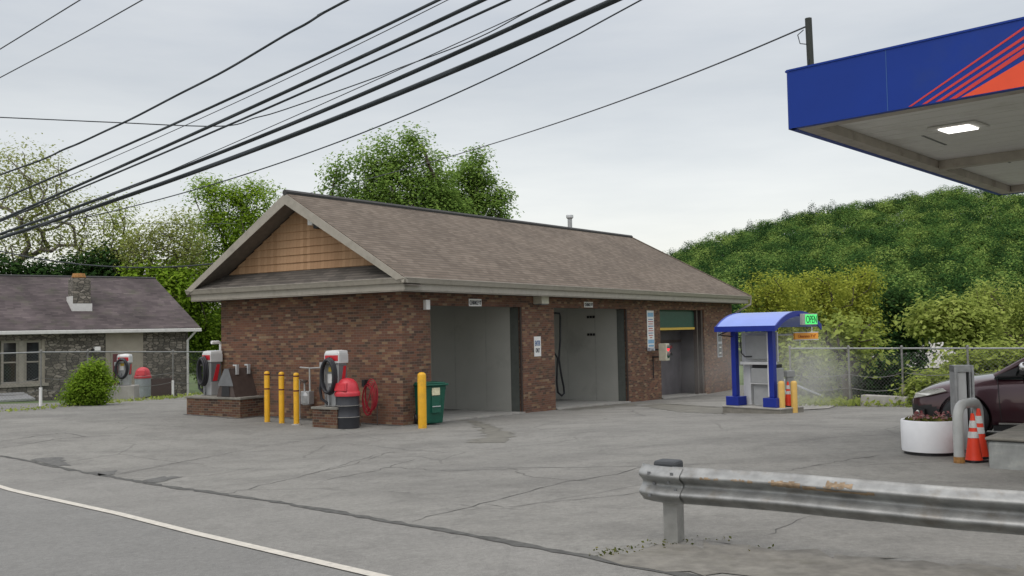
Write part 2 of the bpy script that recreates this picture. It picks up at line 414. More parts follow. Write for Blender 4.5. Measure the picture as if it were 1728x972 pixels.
# ------------------------------------------------------------------ terrain, road, lot
def sm(a, b, x):
    t = min(max((x - a) / (b - a), 0), 1); return t * t * (3 - 2 * t)
FA, FB = G(1310, 686), G(1728, 692)            # right-hand fence line
fdir = (FB - FA).normalized()
fnor = Vector((-fdir.y, fdir.x, 0)).normalized()
if fnor.y < 0: fnor = -fnor
SKY = [(1000, 470), (1130, 428), (1200, 397), (1300, 368), (1400, 347), (1500, 330), (1600, 316), (1680, 312), (1760, 318), (1900, 300), (2300, 300)]
def ridge_z(x, y):
    px = CX + F * x / max(y, 1)
    xs = [a for a, b in SKY]; ys = [b for a, b in SKY]
    py = float(np.interp(px, xs, ys))
    return (558 - 0.02 * (px - 864) - py) / F
def tz(x, y):
    s = (x - FA.x) * fnor.x + (y - FA.y) * fnor.y
    side = sm(.265, .335, x / max(y, 1)) if y > 5 else 0
    far = sm(70, 110, y)
    side = max(side, far * sm(0.0, .12, x / max(y, 1)))
    z = gz(x, y) - 0.07
    z -= side * sm(1.2, 14, s) * 6.5
    if y > 100:
        gg = min(max((y - 130) / 205, 0), 1)
        z = z * (1 - sm(0, .25, gg)) + sm(0, .25, gg) * (H - 10.5 + ridge_z(x, y) * min(y, 335) * (.10 + .90 * gg ** .85)) if x / y > .05 else z
    sl = (x - G(0, 690).x)
    if x < -6 and y > 38: z -= 0.5 * sm(38, 42, y)
    return z
def axis(a, b, fine0, fine1, fs, cs):
    out = []; t = a
    while t < b:
        out.append(t); t += fs if fine0 <= t < fine1 else cs
    return out + [b]
xs = axis(-420, 420, -30, 60, 2.0, 12.0); ys = axis(-60, 560, 0, 70, 2.0, 10.0)
tv = [(x, y, tz(x, y)) for y in ys for x in xs]; nx = len(xs)
tf = [[j * nx + i, j * nx + i + 1, (j + 1) * nx + i + 1, (j + 1) * nx + i] for j in range(len(ys) - 1) for i in range(nx - 1)]
g = MB(); g.add(tv, tf)
for k, fc in enumerate(g.f):
    c = sum((g.v[i] for i in fc), Vector()) / 4
    if c.y > 120: g.m[k] = 1
tag(g.build('ground', [M['grass'], M['forest_floor']], smooth=180), kind='structure')

def sheet(name, pts, mat, off, step=2.0, parent=None, kind='structure', skirt=None):
    bm = bmesh.new()
    f = bm.faces.new([bm.verts.new((p[0], p[1], 0)) for p in pts])
    if f.normal.z < 0: f.normal_flip()
    x0, x1 = min(p[0] for p in pts), max(p[0] for p in pts); y0, y1 = min(p[1] for p in pts), max(p[1] for p in pts)
    if step:
        for ax, a, b in (((1, 0, 0), x0, x1), ((0, 1, 0), y0, y1)):
            t = math.ceil(a / step) * step
            while t < b:
                bmesh.ops.bisect_plane(bm, geom=bm.verts[:] + bm.edges[:] + bm.faces[:], plane_co=(t, 0, 0) if ax[0] else (0, t, 0), plane_no=ax)
                t += step
    for v in bm.verts: v.co.z = gz(v.co.x, v.co.y) + off
    bmesh.ops.triangulate(bm, faces=bm.faces[:])
    bmesh.ops.recalc_face_normals(bm, faces=bm.faces[:])
    if sum(f.normal.z for f in bm.faces) < 0: bmesh.ops.reverse_faces(bm, faces=bm.faces[:])
    me = bpy.data.meshes.new(name); bm.to_mesh(me); bm.free(); me.materials.append(mat); uv_box(me)
    o = bpy.data.objects.new(name, me); link(o, parent)
    if kind: o['kind'] = kind
    return o

seam_px = [(0, 769), (184, 804), (280, 821), (376, 834), (478, 849), (560, 863), (654, 880), (805, 905), (1007, 943), (1100, 960)]
seam = [G(*p) for p in seam_px]
rdir = (seam[-1] - seam[0]).normalized()       # towards lower right
rn = Vector((rdir.y, -rdir.x, 0))
if rn.y > 0: rn = -rn                            # towards the camera side
sL, sR = seam[0] - rdir * 90, seam[-1] + rdir * 60
lot_edge = [G(0, 697), G(100, 690), G(200, 680), G(310, 671), G(372, 667)]
lot_left = [p + Vector((0, 5.0, 0)) for p in lot_edge]
lotp = [sL] + seam + [sR, Vector((60, 10, 0)), Vector((60, FB.y + 1, 0)), FB + fnor * .5, FA + fnor * .8, wld(27, -2), wld(27, 9), wld(9, 12), lot_left[4], lot_left[3], lot_left[2], lot_left[1], lot_left[0], lot_left[0] + Vector((-50, -16, 0))]
lot = sheet('parking_lot', lotp, M['asphalt'], 0.0, 1.0)
# white edge line and the two road surfaces
ln_t = [G(*p) for p in [(0, 819), (205, 866), (341, 900), (470, 930), (640, 969)]]
e0 = (ln_t[-1] - ln_t[0]).normalized()
lA, lB = ln_t[0] - e0 * 80, ln_t[-1] + e0 * 50
en = Vector((e0.y, -e0.x, 0)); en = en if en.y < 0 else -en
lA = ln_t[0] + (ln_t[0] - ln_t[1]).normalized() * 80; lB = ln_t[-1] + (ln_t[-1] - ln_t[-2]).normalized() * 50
lnp = [lA] + ln_t + [lB]
roadp = lnp + [lB + en * 14, lA + en * 14]
sheet('road', roadp, M['road'], 0.0, 1.0)
sheet('road_shoulder', [sL] + seam + [sR] + lnp[::-1], M['shoulder'], 0.0, 1.0)
sheet('edge_line', lnp + [p + en * .115 for p in lnp[::-1]], M['line'], 0.010, 1.0)
sheet('grass_verge', [lA + en * 14.2, lB + en * 14.2, lB + en * 60, lA + en * 60], M['grass'], -0.02, 6.0)

def ribbon(mb, pts, w, off, jit=0.0):
    P = []
    for a, b in zip(pts[:-1], pts[1:]):
        n = max(2, int((b - a).length / .16))
        for k in range(n):
            t = k / n; q = a.lerp(b, t); P.append(Vector((q.x + rng.normal(0, jit), q.y + rng.normal(0, jit), 0)))
    P.append(pts[-1])
    L, Rr = [], []
    for i, p in enumerate(P):
        t = (P[min(i + 1, len(P) - 1)] - P[max(i - 1, 0)]); t.z = 0; t.normalize()
        n = Vector((-t.y, t.x, 0)); ww = w * (0.35 + 0.9 * rng.random()) * (0.3 if i in (0, len(P) - 1) else 1)
        for lst, s in ((L, 1), (Rr, -1)):
            q = p + n * ww * s * .5; q.z = gz(q.x, q.y) + off; lst.append(q)
    n = len(P); mb.add(L + Rr, [[i, i + 1, n + i + 1, n + i] for i in range(n - 1)])
cr = MB()
cracks = [([(205, 800), (350, 772), (450, 752), (560, 737), (680, 720)], .03), ([(375, 835), (480, 811), (560, 790), (640, 766), (760, 753)], .035),
          ([(520, 800), (600, 783), (660, 762), (700, 757)], .03), ([(640, 788), (760, 795), (900, 790), (1090, 787), (1250, 781)], .03), ([(540, 812), (640, 793), (700, 775)], .03),
          ([(700, 880), (830, 846), (960, 812), (1040, 801), (1095, 785)], .035), ([(820, 850), (850, 857), (950, 845), (1095, 830)], .025), ([(1288, 906), (1330, 882), (1388, 866)], .02),
          ([(0, 745), (60, 736), (110, 730), (145, 737), (90, 742), (0, 757)], .05), ([(1320, 797), (1410, 779), (1485, 768)], .03), ([(860, 790), (900, 806), (1000, 812)], .025),
          ([(1176, 910), (1290, 926), (1408, 943), (1540, 968)], .03), ([(560, 720), (640, 742), (740, 746)], .02), ([(880, 745), (1000, 728), (1200, 716)], .025), ([(100, 812), (200, 800), (330, 775), (520, 752)], .02),
          ([(930, 770), (1100, 752), (1330, 742), (1500, 745)], .02), ([(1100, 715), (1230, 708), (1400, 722)], .02), ([(0, 722), (180, 712), (320, 722)], .03)]
for pts, w in cracks: ribbon(cr, [G(*p) for p in pts], w * .55, .004, .03)
cr.build('surface_crack', M['crack'], lot, recalc=False)
se = MB(); ribbon(se, seam + [sR], .13, .006, .012); ribbon(se, [sL, seam[0]], .10, .006, .02)
se.build('seam', M['crack'], lot, recalc=False)
def blob(px, jit=.05):
    P = [G(*p) for p in px]; out = []
    for a, b in zip(P, P[1:] + P[:1]):
        n5 = max(3, int((b - a).length / .14))
        for k in range(n5): q = a.lerp(b, k / n5); out.append(Vector((q.x + rng.normal(0, jit), q.y + rng.normal(0, jit), 0)))
    return out
for px in ([(50, 777), (78, 772), (108, 773), (122, 786), (90, 787)], [(160, 797), (205, 793), (190, 801), (165, 803)], [(235, 812), (265, 807), (306, 803), (300, 807), (252, 818)]):
    sheet('asphalt_patch', blob(px), M['patch'], .006, 0, lot, None)
for px in ([(785, 709), (812, 712), (850, 727), (872, 735), (850, 746), (800, 749), (786, 747), (822, 736), (806, 722)],):
    sheet('damp_stain', blob(px, .08), M['stain'], .005, 0, lot, None)
for px in ([(1112, 681), (1180, 684), (1234, 690), (1222, 699), (1150, 696), (1085, 686)], [(930, 690), (1060, 681), (1112, 680), (1080, 684), (960, 693)]):
    sheet('damp_stain', blob(px, .10), M['stain'], .005, 0, lot, None)
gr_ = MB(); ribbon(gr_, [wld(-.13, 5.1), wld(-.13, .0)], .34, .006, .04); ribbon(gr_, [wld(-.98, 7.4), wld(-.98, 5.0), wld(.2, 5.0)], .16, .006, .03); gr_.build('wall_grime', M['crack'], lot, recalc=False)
dirt_px = [(1010, 944), (1100, 925), (1200, 916), (1330, 930), (1500, 945), (1728, 962), (1728, 990), (1500, 990), (1300, 985), (1120, 962)]
sheet('dirt_strip', blob(dirt_px, .08), M['dirt'], .008, 1.0, lot, None)

# ------------------------------------------------------------------ foliage tools
def leaf_mesh(name, pts, nrm_c, size, mat, parent=None, tint=None, flat=.5, at=None, up=.7):
    """pts: (n,3) leaf centres; every leaf is a bent four-point blade"""
    n = len(pts); pts = np.asarray(pts, dtype=np.float64)
    a = rng.normal(size=(n, 3)); a /= np.linalg.norm(a, axis=1)[:, None]
    out = pts - np.asarray(nrm_c); out /= (np.linalg.norm(out, axis=1)[:, None] + 1e-6)
    nr = a * .8 + out * flat + np.array([0, 0, flat * up]); nr /= np.linalg.norm(nr, axis=1)[:, None]
    t = np.cross(nr, rng.normal(size=(n, 3))); t /= (np.linalg.norm(t, axis=1)[:, None] + 1e-9)
    b = np.cross(nr, t)
    s = size * rng.uniform(.6, 1.35, size=(n, 1))
    V = np.stack([pts - t * s * .62, pts - b * s * .36 + nr * s * .10, pts + t * s * .62, pts + b * s * .36 + nr * s * .10], axis=1).reshape(-1, 3)
    me = bpy.data.meshes.new(name)
    me.vertices.add(4 * n); me.vertices.foreach_set('co', V.ravel())
    me.loops.add(4 * n); me.loops.foreach_set('vertex_index', np.arange(4 * n))
    me.polygons.add(n); me.polygons.foreach_set('loop_start', np.arange(0, 4 * n, 4))
    at_ = me.attributes.new('tint', 'FLOAT', 'FACE')
    at_.data.foreach_set('value', np.zeros(n) if tint is None else np.asarray(tint, dtype=np.float64))
    me.materials.append(mat); me.update(calc_edges=True); me.validate()
    o = bpy.data.objects.new(name, me); link(o, parent)
    if at is not None: o.location = at
    return o

def skeleton(base, targets, r0, nseg=4, wob=.12, rmin=.012):
    """grow limbs from a trunk towards target points; returns an MB of tapered tubes"""
    nodes = [Vector(base)]; par = [-1]
    tg = sorted(targets, key=lambda p: (Vector(p) - nodes[0]).length)
    for tpt in tg:
        tp = Vector(tpt); best, bi = 1e9, 0
        for i, q in enumerate(nodes):
            dv = tp - q; L = dv.length
            if L < 1e-6: continue
            cost = L * (1.0 + .9 * max(0, .35 - dv.z / L)) + .12 * (q - nodes[0]).length
            if cost < best: best, bi = cost, i
        q = nodes[bi]; k = max(1, min(nseg, int((tp - q).length / .7)))
        last = bi
        for s in range(1, k + 1):
            t = s / k; p = q.lerp(tp, t)
            p.z += math.sin(t * math.pi) * .10 * (tp - q).length * (1 if s < k else 0)
            if s < k: p += Vector(rng.normal(0, wob * .35, 3)) * (tp - q).length * .35
            nodes.append(p); par.append(last); last = len(nodes) - 1
    n = len(nodes); w = [1.0] * n
    kids = {}
    for i in range(n - 1, 0, -1): w[par[i]] += w[i]; kids.setdefault(par[i], []).append(i)
    rad = [max(rmin, r0 * (w[i] / w[0]) ** .5) for i in range(n)]
    mb = MB()
    for i in range(1, n):
        a, b = nodes[par[i]], nodes[i]
        mb.tube([a, b], [rad[i] * 1.12 if par[i] else rad[0], rad[i]], 5 if rad[i] < .06 else 8, cap=False)
    return mb

def lobes_px(lobes, d):
    """(px, py, rx, ry [, depth offset]) in picture pixels at depth d -> world ellipsoids"""
    out = []
    for lb in lobes:
        dd = d + (lb[4] if len(lb) > 4 else 0)
        c = D(lb[0], lb[1], dd); k = dd / F
        out.append((c, lb[2] * k, (lb[2] + lb[3]) * .5 * k, lb[3] * k))
    return out

def crown_pts(lobes, n_cl, per, sig, shell=.55):
    vol = np.array([a * b * c for _, a, b, c in lobes]) ** .75; vol /= vol.sum()
    P, Ccl, Q = [], [], []
    for (c, a, b, cc), f in zip(lobes, vol):
        m = max(3, int(n_cl * f))
        d = rng.normal(size=(m, 3)); d /= np.linalg.norm(d, axis=1)[:, None]
        r = (shell + (1 - shell) * rng.random(m) ** .7)[:, None]
        r *= (0.86 + .28 * rng.random(m))[:, None]
        q = np.array(c) + d * r * np.array([a, b, cc]); Ccl.append(q)
        s = sig * rng.uniform(.6, 1.35, size=(m, 1, 1))
        pp = q[:, None, :] + rng.normal(size=(m, per, 3)) * s * np.array([1, 1, .75])
        dv = pp - q[:, None, :]; L = np.linalg.norm(dv, axis=2, keepdims=True) + 1e-9
        pp = q[:, None, :] + dv * np.minimum(1, 1.9 * s / L)
        P.append(pp.reshape(-1, 3)); Q.append(np.repeat(q - np.array([0, 0, sig * 1.1]), per, axis=0))
    return np.concatenate(P), np.concatenate(Ccl), np.concatenate(Q)

def tree(name, label, cat, base, lobes, n_cl, per, sig, size, leaf, bark, r0, group=None, limbs=70, shell=.55, fork=None, tint=None):
    base = Vector(base)
    t = thing(name, label, cat, base, 0, group)
    P, Cc, Qc = crown_pts(lobes, n_cl, per, sig, shell)
    P = P - np.array(base); Qc = Qc - np.array(base); Cc = Cc - np.array(base)
    keep = P[:, 2] > .05; P = P[keep]; Qc = Qc[keep]
    cen = P.mean(axis=0); cen[2] = np.percentile(P[:, 2], 20)
    leaf_mesh('crown', P, Qc, size, M[leaf], t, flat=.9)
    idx = rng.choice(len(Cc), min(limbs, len(Cc)), replace=False)
    tg = [Vector(p) for p in Cc[idx]]
    zmin = np.percentile(Cc[:, 2], 8)
    fk = Vector(fork) - base if fork is not None else Vector((cen[0] * .35, cen[1] * .35, max(.4, zmin * .75)))
    sk = skeleton((0, 0, -.15), [fk * .5, fk] + tg, r0)
    sk.build('trunk', M[bark], t, smooth=60, recalc=False)
    return t

# ================================================================== the car wash
BRZ = math.atan2(UY, UX)
Wd, Ln, OV = 6.85, 23.96, .70
U1, U2, U3, U4, U5, U6 = 1.20, 5.775, 7.71, 13.05, 15.93, 20.5
ZT, HE = 3.09, 3.74
ZPENT = 4.165
def z_for(u, v, py):
    """height at plan position (u, v) that is seen on picture row py"""
    lo, hi = -3, 20
    for _ in range(50):
        m = (lo + hi) / 2
        p = wld(u, v, m)
        x, y, z = p.x, p.y, p.z - H
        d = y * _cp + z * _sp; up = -y * _sp + z * _cp
        X, Y = F * x / d, -F * up / d
        if CY + X * _sr + Y * _cr > py: lo = m
        else: hi = m
    return m
HRF, HRB = z_for(-OV, Wd / 2, 325), z_for(Ln - Wd / 2, Wd / 2, 400)
def HR(u): return HRF + (HRB - HRF) * (u + OV) / (Ln - Wd / 2 + OV)
cw = thing('car_wash', 'brown brick self-service car wash with three open bays and a brown shingle roof', 'car wash', (C0[0], C0[1], 0), BRZ)
def gzl(u, v): p = wld(u, v); return gz(p.x, p.y)
T = .33
w = MB()
w.box(0, T, T, Wd, -1, HE - .02)                       # gable wall
w.box(0, U1, 0, T, -1, ZT); w.box(U2, U3, 0, T, -1.2, ZT); w.box(U4, U5, 0, T, -1.2, ZT); w.box(U6, Ln, 0, T, -1.4, ZT)
w.box(0, Ln, 0, T, ZT, HE - .02)
w.box(Ln - T, Ln, T, Wd, -1.4, HE - .02)
for a, b in ((T, U1), (U2, U3), (U4, U5), (U6, Ln - T)): w.box(a, b, Wd - T, Wd, -1.2, ZT)
w.box(T, Ln - T, Wd - T, Wd, ZT, HE - .02)
w.build('wall', M['brick'], cw)
p_ = MB()
for a, b in ((U2 - .012, U2 + .18), (U3 - .18, U3 + .012), (U4 - .012, U4 + .18)):
    p_.box(a, b, T + .10, Wd - T - .05, -.9, 3.45)
p_.box(U1 - .18, U1 + .012, T + .1, Wd - T - .05, -.9, 3.45)
p_.build('bay_partition', M['bay_wall'], cw)
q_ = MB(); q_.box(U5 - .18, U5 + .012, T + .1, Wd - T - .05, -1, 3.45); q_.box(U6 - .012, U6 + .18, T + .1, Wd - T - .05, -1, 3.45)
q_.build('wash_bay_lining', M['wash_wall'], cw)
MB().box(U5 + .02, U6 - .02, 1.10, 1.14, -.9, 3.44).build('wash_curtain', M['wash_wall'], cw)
MB().box(U5 + .02, U6 - .02, 1.06, 1.10, 1.72, 1.84).build('curtain_rail', M['brown_metal'], cw)
MB().box(T + .02, Ln - T - .02, T + .02, Wd - T - .02, 3.46, 3.52).build('ceiling', M['bay_ceil'], cw)
for a, b in ((U1, U2), (U3, U4), (U5, U6)):
    fl = MB(); n = 6
    for k in range(n):
        ua, ub = a + (b - a) * k / n, a + (b - a) * (k + 1) / n
        za, zb = gzl(ua, 0) + .045, gzl(ub, 0) + .045
        fl.quad((ua, -.06, za), (ub, -.06, zb), (ub, Wd + .1, zb), (ua, Wd + .1, za))
        fl.quad((ua, -.06, za - .1), (ub, -.06, zb - .1), (ub, -.06, zb), (ua, -.06, za))
    fl.build('bay_floor', M['concrete'], cw)
for u in (U2, U4):                                       # dark door track on the far jamb of the open bays
    MB().box(u - .02, u + .0, .13, .43, gzl(u, 0), ZT - .01).build('door_track', M['bay_dark'], cw)
    MB().box(u - .05, u + .0, .015, .075, gzl(u, 0), ZT - .012).build('jamb_trim', M['brown_metal'], cw)
for u0, s0 in ((U2 - .016, 1), (U4 - .016, 1)):
    for v5 in (1.35, 2.55, 3.75, 4.95): MB().box(u0, u0 + .003, v5 - .02, v5 + .02, gzl(u0, 0) + .05, 3.45).build('panel_seam', M['bay_seam'], cw)
# hanging vents on the partition of the middle bay
for z in (2.78, 2.12):
    b = MB()
    for k in range(3): b.box(U4 - .055, U4 - .012, 1.35 + k * .12, 1.43 + k * .12, z, z + .09)
    b.build('wall_vent', M['black'], cw)
# roof
rf = MB()
def rp(u, v, z): return Vector((u, v, z))
e = .0
A, B_, Cc_, Dd = rp(-OV, -OV, HE), rp(Ln + OV, -OV, HE), rp(Ln + OV, Wd + OV, HE), rp(-OV, Wd + OV, HE)
RA, RB = rp(-OV, Wd / 2, HRF), rp(Ln - Wd / 2, Wd / 2, HRB)
rf.quad(A, B_, RB, RA); rf.poly([B_, Cc_, RB]); rf.quad(Cc_, Dd, RA, RB)
dn = Vector((0, 0, -.05))
rf.quad(A + dn, RA + dn, RB + dn, B_ + dn); rf.poly([B_ + dn, RB + dn, Cc_ + dn]); rf.quad(Cc_ + dn, RB + dn, RA + dn, Dd + dn)
for a, b in ((A, B_), (B_, Cc_), (Cc_, Dd), (Dd, RA), (RA, A)): rf.quad(a, b, b + dn, a + dn)
roof = rf.build('roof', M['shingle'], cw, recalc=False)
rc = MB()
rc.tube([RA + Vector((-.03, 0, .0)), RA.lerp(RB, .5) + Vector((0, 0, .0)), RB + Vector((.1, 0, 0))], .085, 6)
rc.build('ridge_cap', M['ridge'], roof)
hc = MB()
for b in (B_, Cc_): hc.tube([RB, b], .045, 5)
hc.build('hip_cap', M['shingle'], roof)
MB().quad((-OV, -OV, HE + .004), (-OV, Wd + OV, HE + .004), (.0, Wd + .02, ZPENT), (.0, -.02, ZPENT)).build('pent_roof', M['shingle_pent'], cw)
# gable: boarded shakes, row over row
sl = (HRF - HE) / (Wd / 2 + OV)
def gv(z): return (z + .26 - HE) / sl - OV                # v where the roof underside is at z
z = ZPENT - .02; row = .215; gs = MB()
while z < HRF - .15:
    z1 = min(z + row, HRF - .12)
    va, vb = max(gv(z), -.03), gv(z1)
    P0, P1, P2, P3 = (-.045, va, z + .022), (-.045, Wd - va, z + .022), (-.012, Wd - vb, z1 + .01), (-.012, vb, z1 + .01)
    if vb < Wd / 2 - .02:
        gs.quad(P0, P1, P2, P3); gs.quad((-.0, va, z), (-.0, Wd - va, z), P1, P0)
    z = z1
    if z1 >= HRF - .13: break
gs.build('gable_siding', M['shake'], cw, recalc=False)
gb = MB(); gb.poly([(.004, -.1, HE - .02), (.004, Wd + .1, HE - .02), (.004, Wd / 2, HRF - .08)]); gb.build('gable_sheathing', M['sheathing_shade'], cw)
# rake boards and their soffits
for s in (0, 1):
    v0, vr = (-OV, Wd / 2) if s == 0 else (Wd + OV, Wd / 2)
    rk = MB(); a, b = Vector((-OV - .025, v0, HE - .02)), Vector((-OV - .025, vr, HRF - .02))
    rk.prism([a, b, b + Vector((0, 0, -.30)), a + Vector((0, (.27 if s == 0 else -.27) , -.03))], (.022, 0, 0))
    rk.build('rake_board', M['trim'], cw)
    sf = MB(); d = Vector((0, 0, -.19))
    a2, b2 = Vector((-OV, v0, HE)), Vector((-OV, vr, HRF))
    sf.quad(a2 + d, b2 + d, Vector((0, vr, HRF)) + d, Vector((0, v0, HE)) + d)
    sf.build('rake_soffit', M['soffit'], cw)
# eaves: boxed soffit, fascia and gutter round the building
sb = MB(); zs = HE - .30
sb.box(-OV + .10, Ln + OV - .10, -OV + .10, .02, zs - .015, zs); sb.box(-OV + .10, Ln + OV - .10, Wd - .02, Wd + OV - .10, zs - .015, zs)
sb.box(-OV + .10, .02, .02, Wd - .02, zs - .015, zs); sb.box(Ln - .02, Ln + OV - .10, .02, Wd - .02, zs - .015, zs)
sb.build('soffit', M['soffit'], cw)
fa = MB(); o1, o2 = OV - .10, OV - .13
fa.box(-o1, Ln + o1, -o1, -o2, zs - .03, HE - .05); fa.box(-o1, Ln + o1, Wd + o2, Wd + o1, zs - .03, HE - .05)
fa.box(-o1, -o2, -o2, Wd + o2, zs - .03, HE - .05); fa.box(Ln + o2, Ln + o1, -o2, Wd + o2, zs - .03, HE - .05)
fa.build('fascia', M['trim'], cw)
def gutter(a, b, nrm):
    a, b, nrm = Vector(a), Vector(b), Vector(nrm)
    prof = [(0, -.13), (.07, -.13), (.085, -.09), (.10, -.05), (.115, -.02), (.125, .0), (.118, .008), (.10, -.02), (.05, -.05), (0, -.05)]
    pts = [a + nrm * (x - .10) + Vector((0, 0, zz)) for x, zz in prof]
    return MB().prism(pts, b - a)
ge = OV + .02
gutter((-ge, -OV, HE), (Ln + ge, -OV, HE), (0, -1, 0)).build('gutter', M['trim'], cw, recalc=True)
gutter((-OV, -ge, HE), (-OV, Wd + ge, HE), (-1, 0, 0)).build('gutter', M['trim'], cw)
gutter((Ln + OV, -ge, HE), (Ln + OV, Wd + ge, HE), (1, 0, 0)).build('gutter', M['trim'], cw)
ds = MB(); ds.tube([(Ln + OV - .05, -OV + .02, HE - .1), (Ln + OV - .05, -OV + .02, HE - .36), (Ln + .3, -.3, HE - .62), (Ln - .1, -.06, HE - .85), (Ln - .1, -.06, -.6)], .05, 6)
ds.build('downspout', M['trim'], cw, smooth=50)
vp = MB(); up_ = 15.6; zr = HR(up_)
vp.tube([(up_, Wd / 2 + .35, zr - .5), (up_, Wd / 2 + .35, zr + .62)], .095, 12)
v1 = vp.build('vent_pipe', M['galv'], cw, smooth=40)
vc = MB(); vc.lathe([(.10, .50), (.15, .54), (.15, .64), (.13, .66), (.02, .665)], 14, (up_, Wd / 2 + .35, zr)); vc.build('vent_cap', M['galv_pale'], v1, smooth=40)
gl = MB(); gl.box(-.22, -.03, Wd / 2 - .52, Wd / 2 - .34, HRF - .88, HRF - .52); gl1 = gl.build('gable_lamp', M['white'], cw, bevel=.01)
MB().box(-.20, -.035, Wd / 2 - .70, Wd / 2 - .54, HRF - .98, HRF - .62).build('lamp_bracket', M['black'], gl1)
# lamp box over the pier, white box on the corner pier
bx = MB(); bx.box(U2 + .68, U2 + 1.12, -.32, 0.002, ZT + .10, ZT + .56); wl = bx.build('wall_lamp', M['cream'], cw, bevel=.015)
MB().box(U2 + .70, U2 + 1.10, -.30, -.02, ZT + .075, ZT + .10).build('lamp_lens', M['grey_dark'], wl)
MB().box(U1 - .30, U1 - .12, -.10, .002, ZT - .12, ZT + .14).build('sensor_box', M['white'], cw, bevel=.01)
# green roll-up door, partly open, with its yellow bottom bar
DT, DB = ZT - .08, ZT - .72
gd = MB()
for k in range(6):
    z0 = DB + (DT - DB) * k / 6; z1 = DB + (DT - DB) * (k + 1) / 6
    gd.box(U5 + .06, U6 - .62, .20, .23, z0 + .006, z1); gd.box(U5 + .06, U6 - .62, .213, .225, z0, z0 + .008)
gd.box(U5 + .012, U6 - .012, .24, .30, DT, ZT)
rd = gd.build('roll_up_door', M['green_door'], cw)
MB().box(U5 + .06, U6 - .64, .17, .25, DB - .10, DB - .004).build('bottom_bar', M['yellow_bar'], rd)
fr = MB(); fr.box(U6 - .58, U6 - .46, .10, .26, -1, ZT - .005); fr.box(U6 - .20, U6 - .002, .05, .26, -1, ZT - .005)
fr.build('door_frame', M['brown_metal'], cw)
# plinth / low wall pieces
bl = M['text_dark']
def on_facade(u, z, proud=.004): return Matrix.Translation((u, -proud, z))
def sign_on_wall(name, label, cat, u, z, wdt, hgt, lines, group=None, mat=None):
    p = wld(u, 0, z); t = thing(name, label, cat, wld(u, -.006, z), BRZ, group)
    MB().box(-wdt / 2, wdt / 2, -.012, 0, -hgt / 2, hgt / 2).build('panel', mat or M['white'], t)
    for s, ww, hh, mm in lines:
        text_ob('lettering', s, ww, hh, mm, Matrix.Translation((0, -.016, 0)), t)
    return t
sign_on_wall('clearance_sign', 'small white clearance sign above the left wash bay beside the wheeled bin', 'sign', 3.28, ZT + .10, .62, .21, [('CLEARANCE 9\' 0"', .56, .13, bl)], 'clearance signs over the bays')
sign_on_wall('clearance_sign', 'small white clearance sign above the middle wash bay with the hanging hose', 'sign', 10.05, ZT + .12, .62, .19, [('CLEARANCE 9\' 0"', .56, .12, bl)], 'clearance signs over the bays')
sign_on_wall('enter_sign', 'tall white ENTER ONLY sign on the brick pier between the two open bays', 'sign', U2 + .86, 1.86, .40, .62, [])
es = [o for o in COL.objects if o.name == 'enter_sign'][0]
text_ob('lettering', 'ENTER', .31, .16, M['text_blue'], Matrix.Translation((0, -.016, .10)), es)
text_ob('lettering', 'ONLY', .25, .14, M['text_dark'], Matrix.Translation((0, -.016, -.12)), es)
ns = thing('instruction_board', 'tall white instruction board with blue header and red lines on the brick pier', 'sign', wld(15.02, -.006, 2.32), BRZ)
MB().box(-.31, .31, -.015, 0, -.72, .72).build('panel', M['white'], ns, bevel=.01)
for za, zb5, hw5 in ((.48, .64, .26), (-.55, -.40, .27), (-.67, -.60, .24)): MB().box(-hw5, hw5, -.018, -.0155, za, zb5).build('header_band', M['sign_blue'], ns)
for k in range(9):
    z = .38 - k * .088; ww = (.20, .24, .21, .24, .18, .24, .22, .19, .11)[k]
    # one line of small print: its words share a thin strip
    x = -ww; ln5 = MB(); ln5.box(-ww, ww, -.0162, -.0155, z - .003, z + .003)
    while x < ww:
        L = .025 + .05 * rng.random(); ln5.box(x, min(x + L, ww), -.0175, -.0162, z - .018, z + .018); x += L + .014
    ln5.build('print_line', M['text_red'] if k % 3 else M['text_blue'], ns)
fn = thing('framed_notice', 'pale framed notice on the brick wall just left of the blue pay station', 'sign', wld(22.25, -.004, 1.62), BRZ)
fb = MB(); fb.box(-.26, .26, -.03, 0, -.62, .62); fb.build('panel', M['can_grey'], fn)
MB().box(-.21, .21, -.034, -.031, .08, .56).build('poster', M['grey_dark'], fn); MB().box(-.21, .21, -.034, -.031, -.56, -.02).build('poster', M['grey_dark'], fn)
f3 = MB(); f3.lathe([(.07, 0), (.07, .004)], 14); f3.v = [Vector((p.x, -.036 - p.z, p.y + .38)) for p in f3.v]; f3.build('poster_mark', M['white'], fn)
MB().box(-.13, .13, -.037, -.035, -.46, -.40).build('poster_mark', M['white'], fn); MB().box(-.10, .14, -.037, -.035, -.2, -.15).build('poster_mark', M['white'], fn)
# stop-and-go signal box on the corner of the third bay
sg = thing('entry_signal', 'grey signal box with red lamp bracketed off the pier at the green door', 'signal', wld(15.25, -.45, 1.43), BRZ)
MB().box(-.16, .16, -.16, .16, -.33, .33).build('housing', M['cream'], sg, bevel=.02)
for z, mm, nm in ((.14, emit('signal_red', (1, .03, .05), 1.6), 'red_lamp'), (-.13, M['green_door'], 'green_lamp')):
    o = MB().lathe([(.105, 0), (.10, .02), (.05, .04), (.005, .045)], 16)
    o.v = [Vector((p.x + .02, -.16 - p.z, p.y + z)) for p in o.v]; o.build(nm, mm, sg, smooth=50)
    vs = MB(); pts = [(.02 + .125 * math.cos(a), -.165, z + .125 * math.sin(a)) for a in np.linspace(0, math.pi, 9)]
    vs.add([*pts, *[(x, y - .12, zz) for x, y, zz in pts]], [[i, i + 1, 10 + i, 9 + i] for i in range(8)]); vs.build('visor', M['grey_dark'], sg)
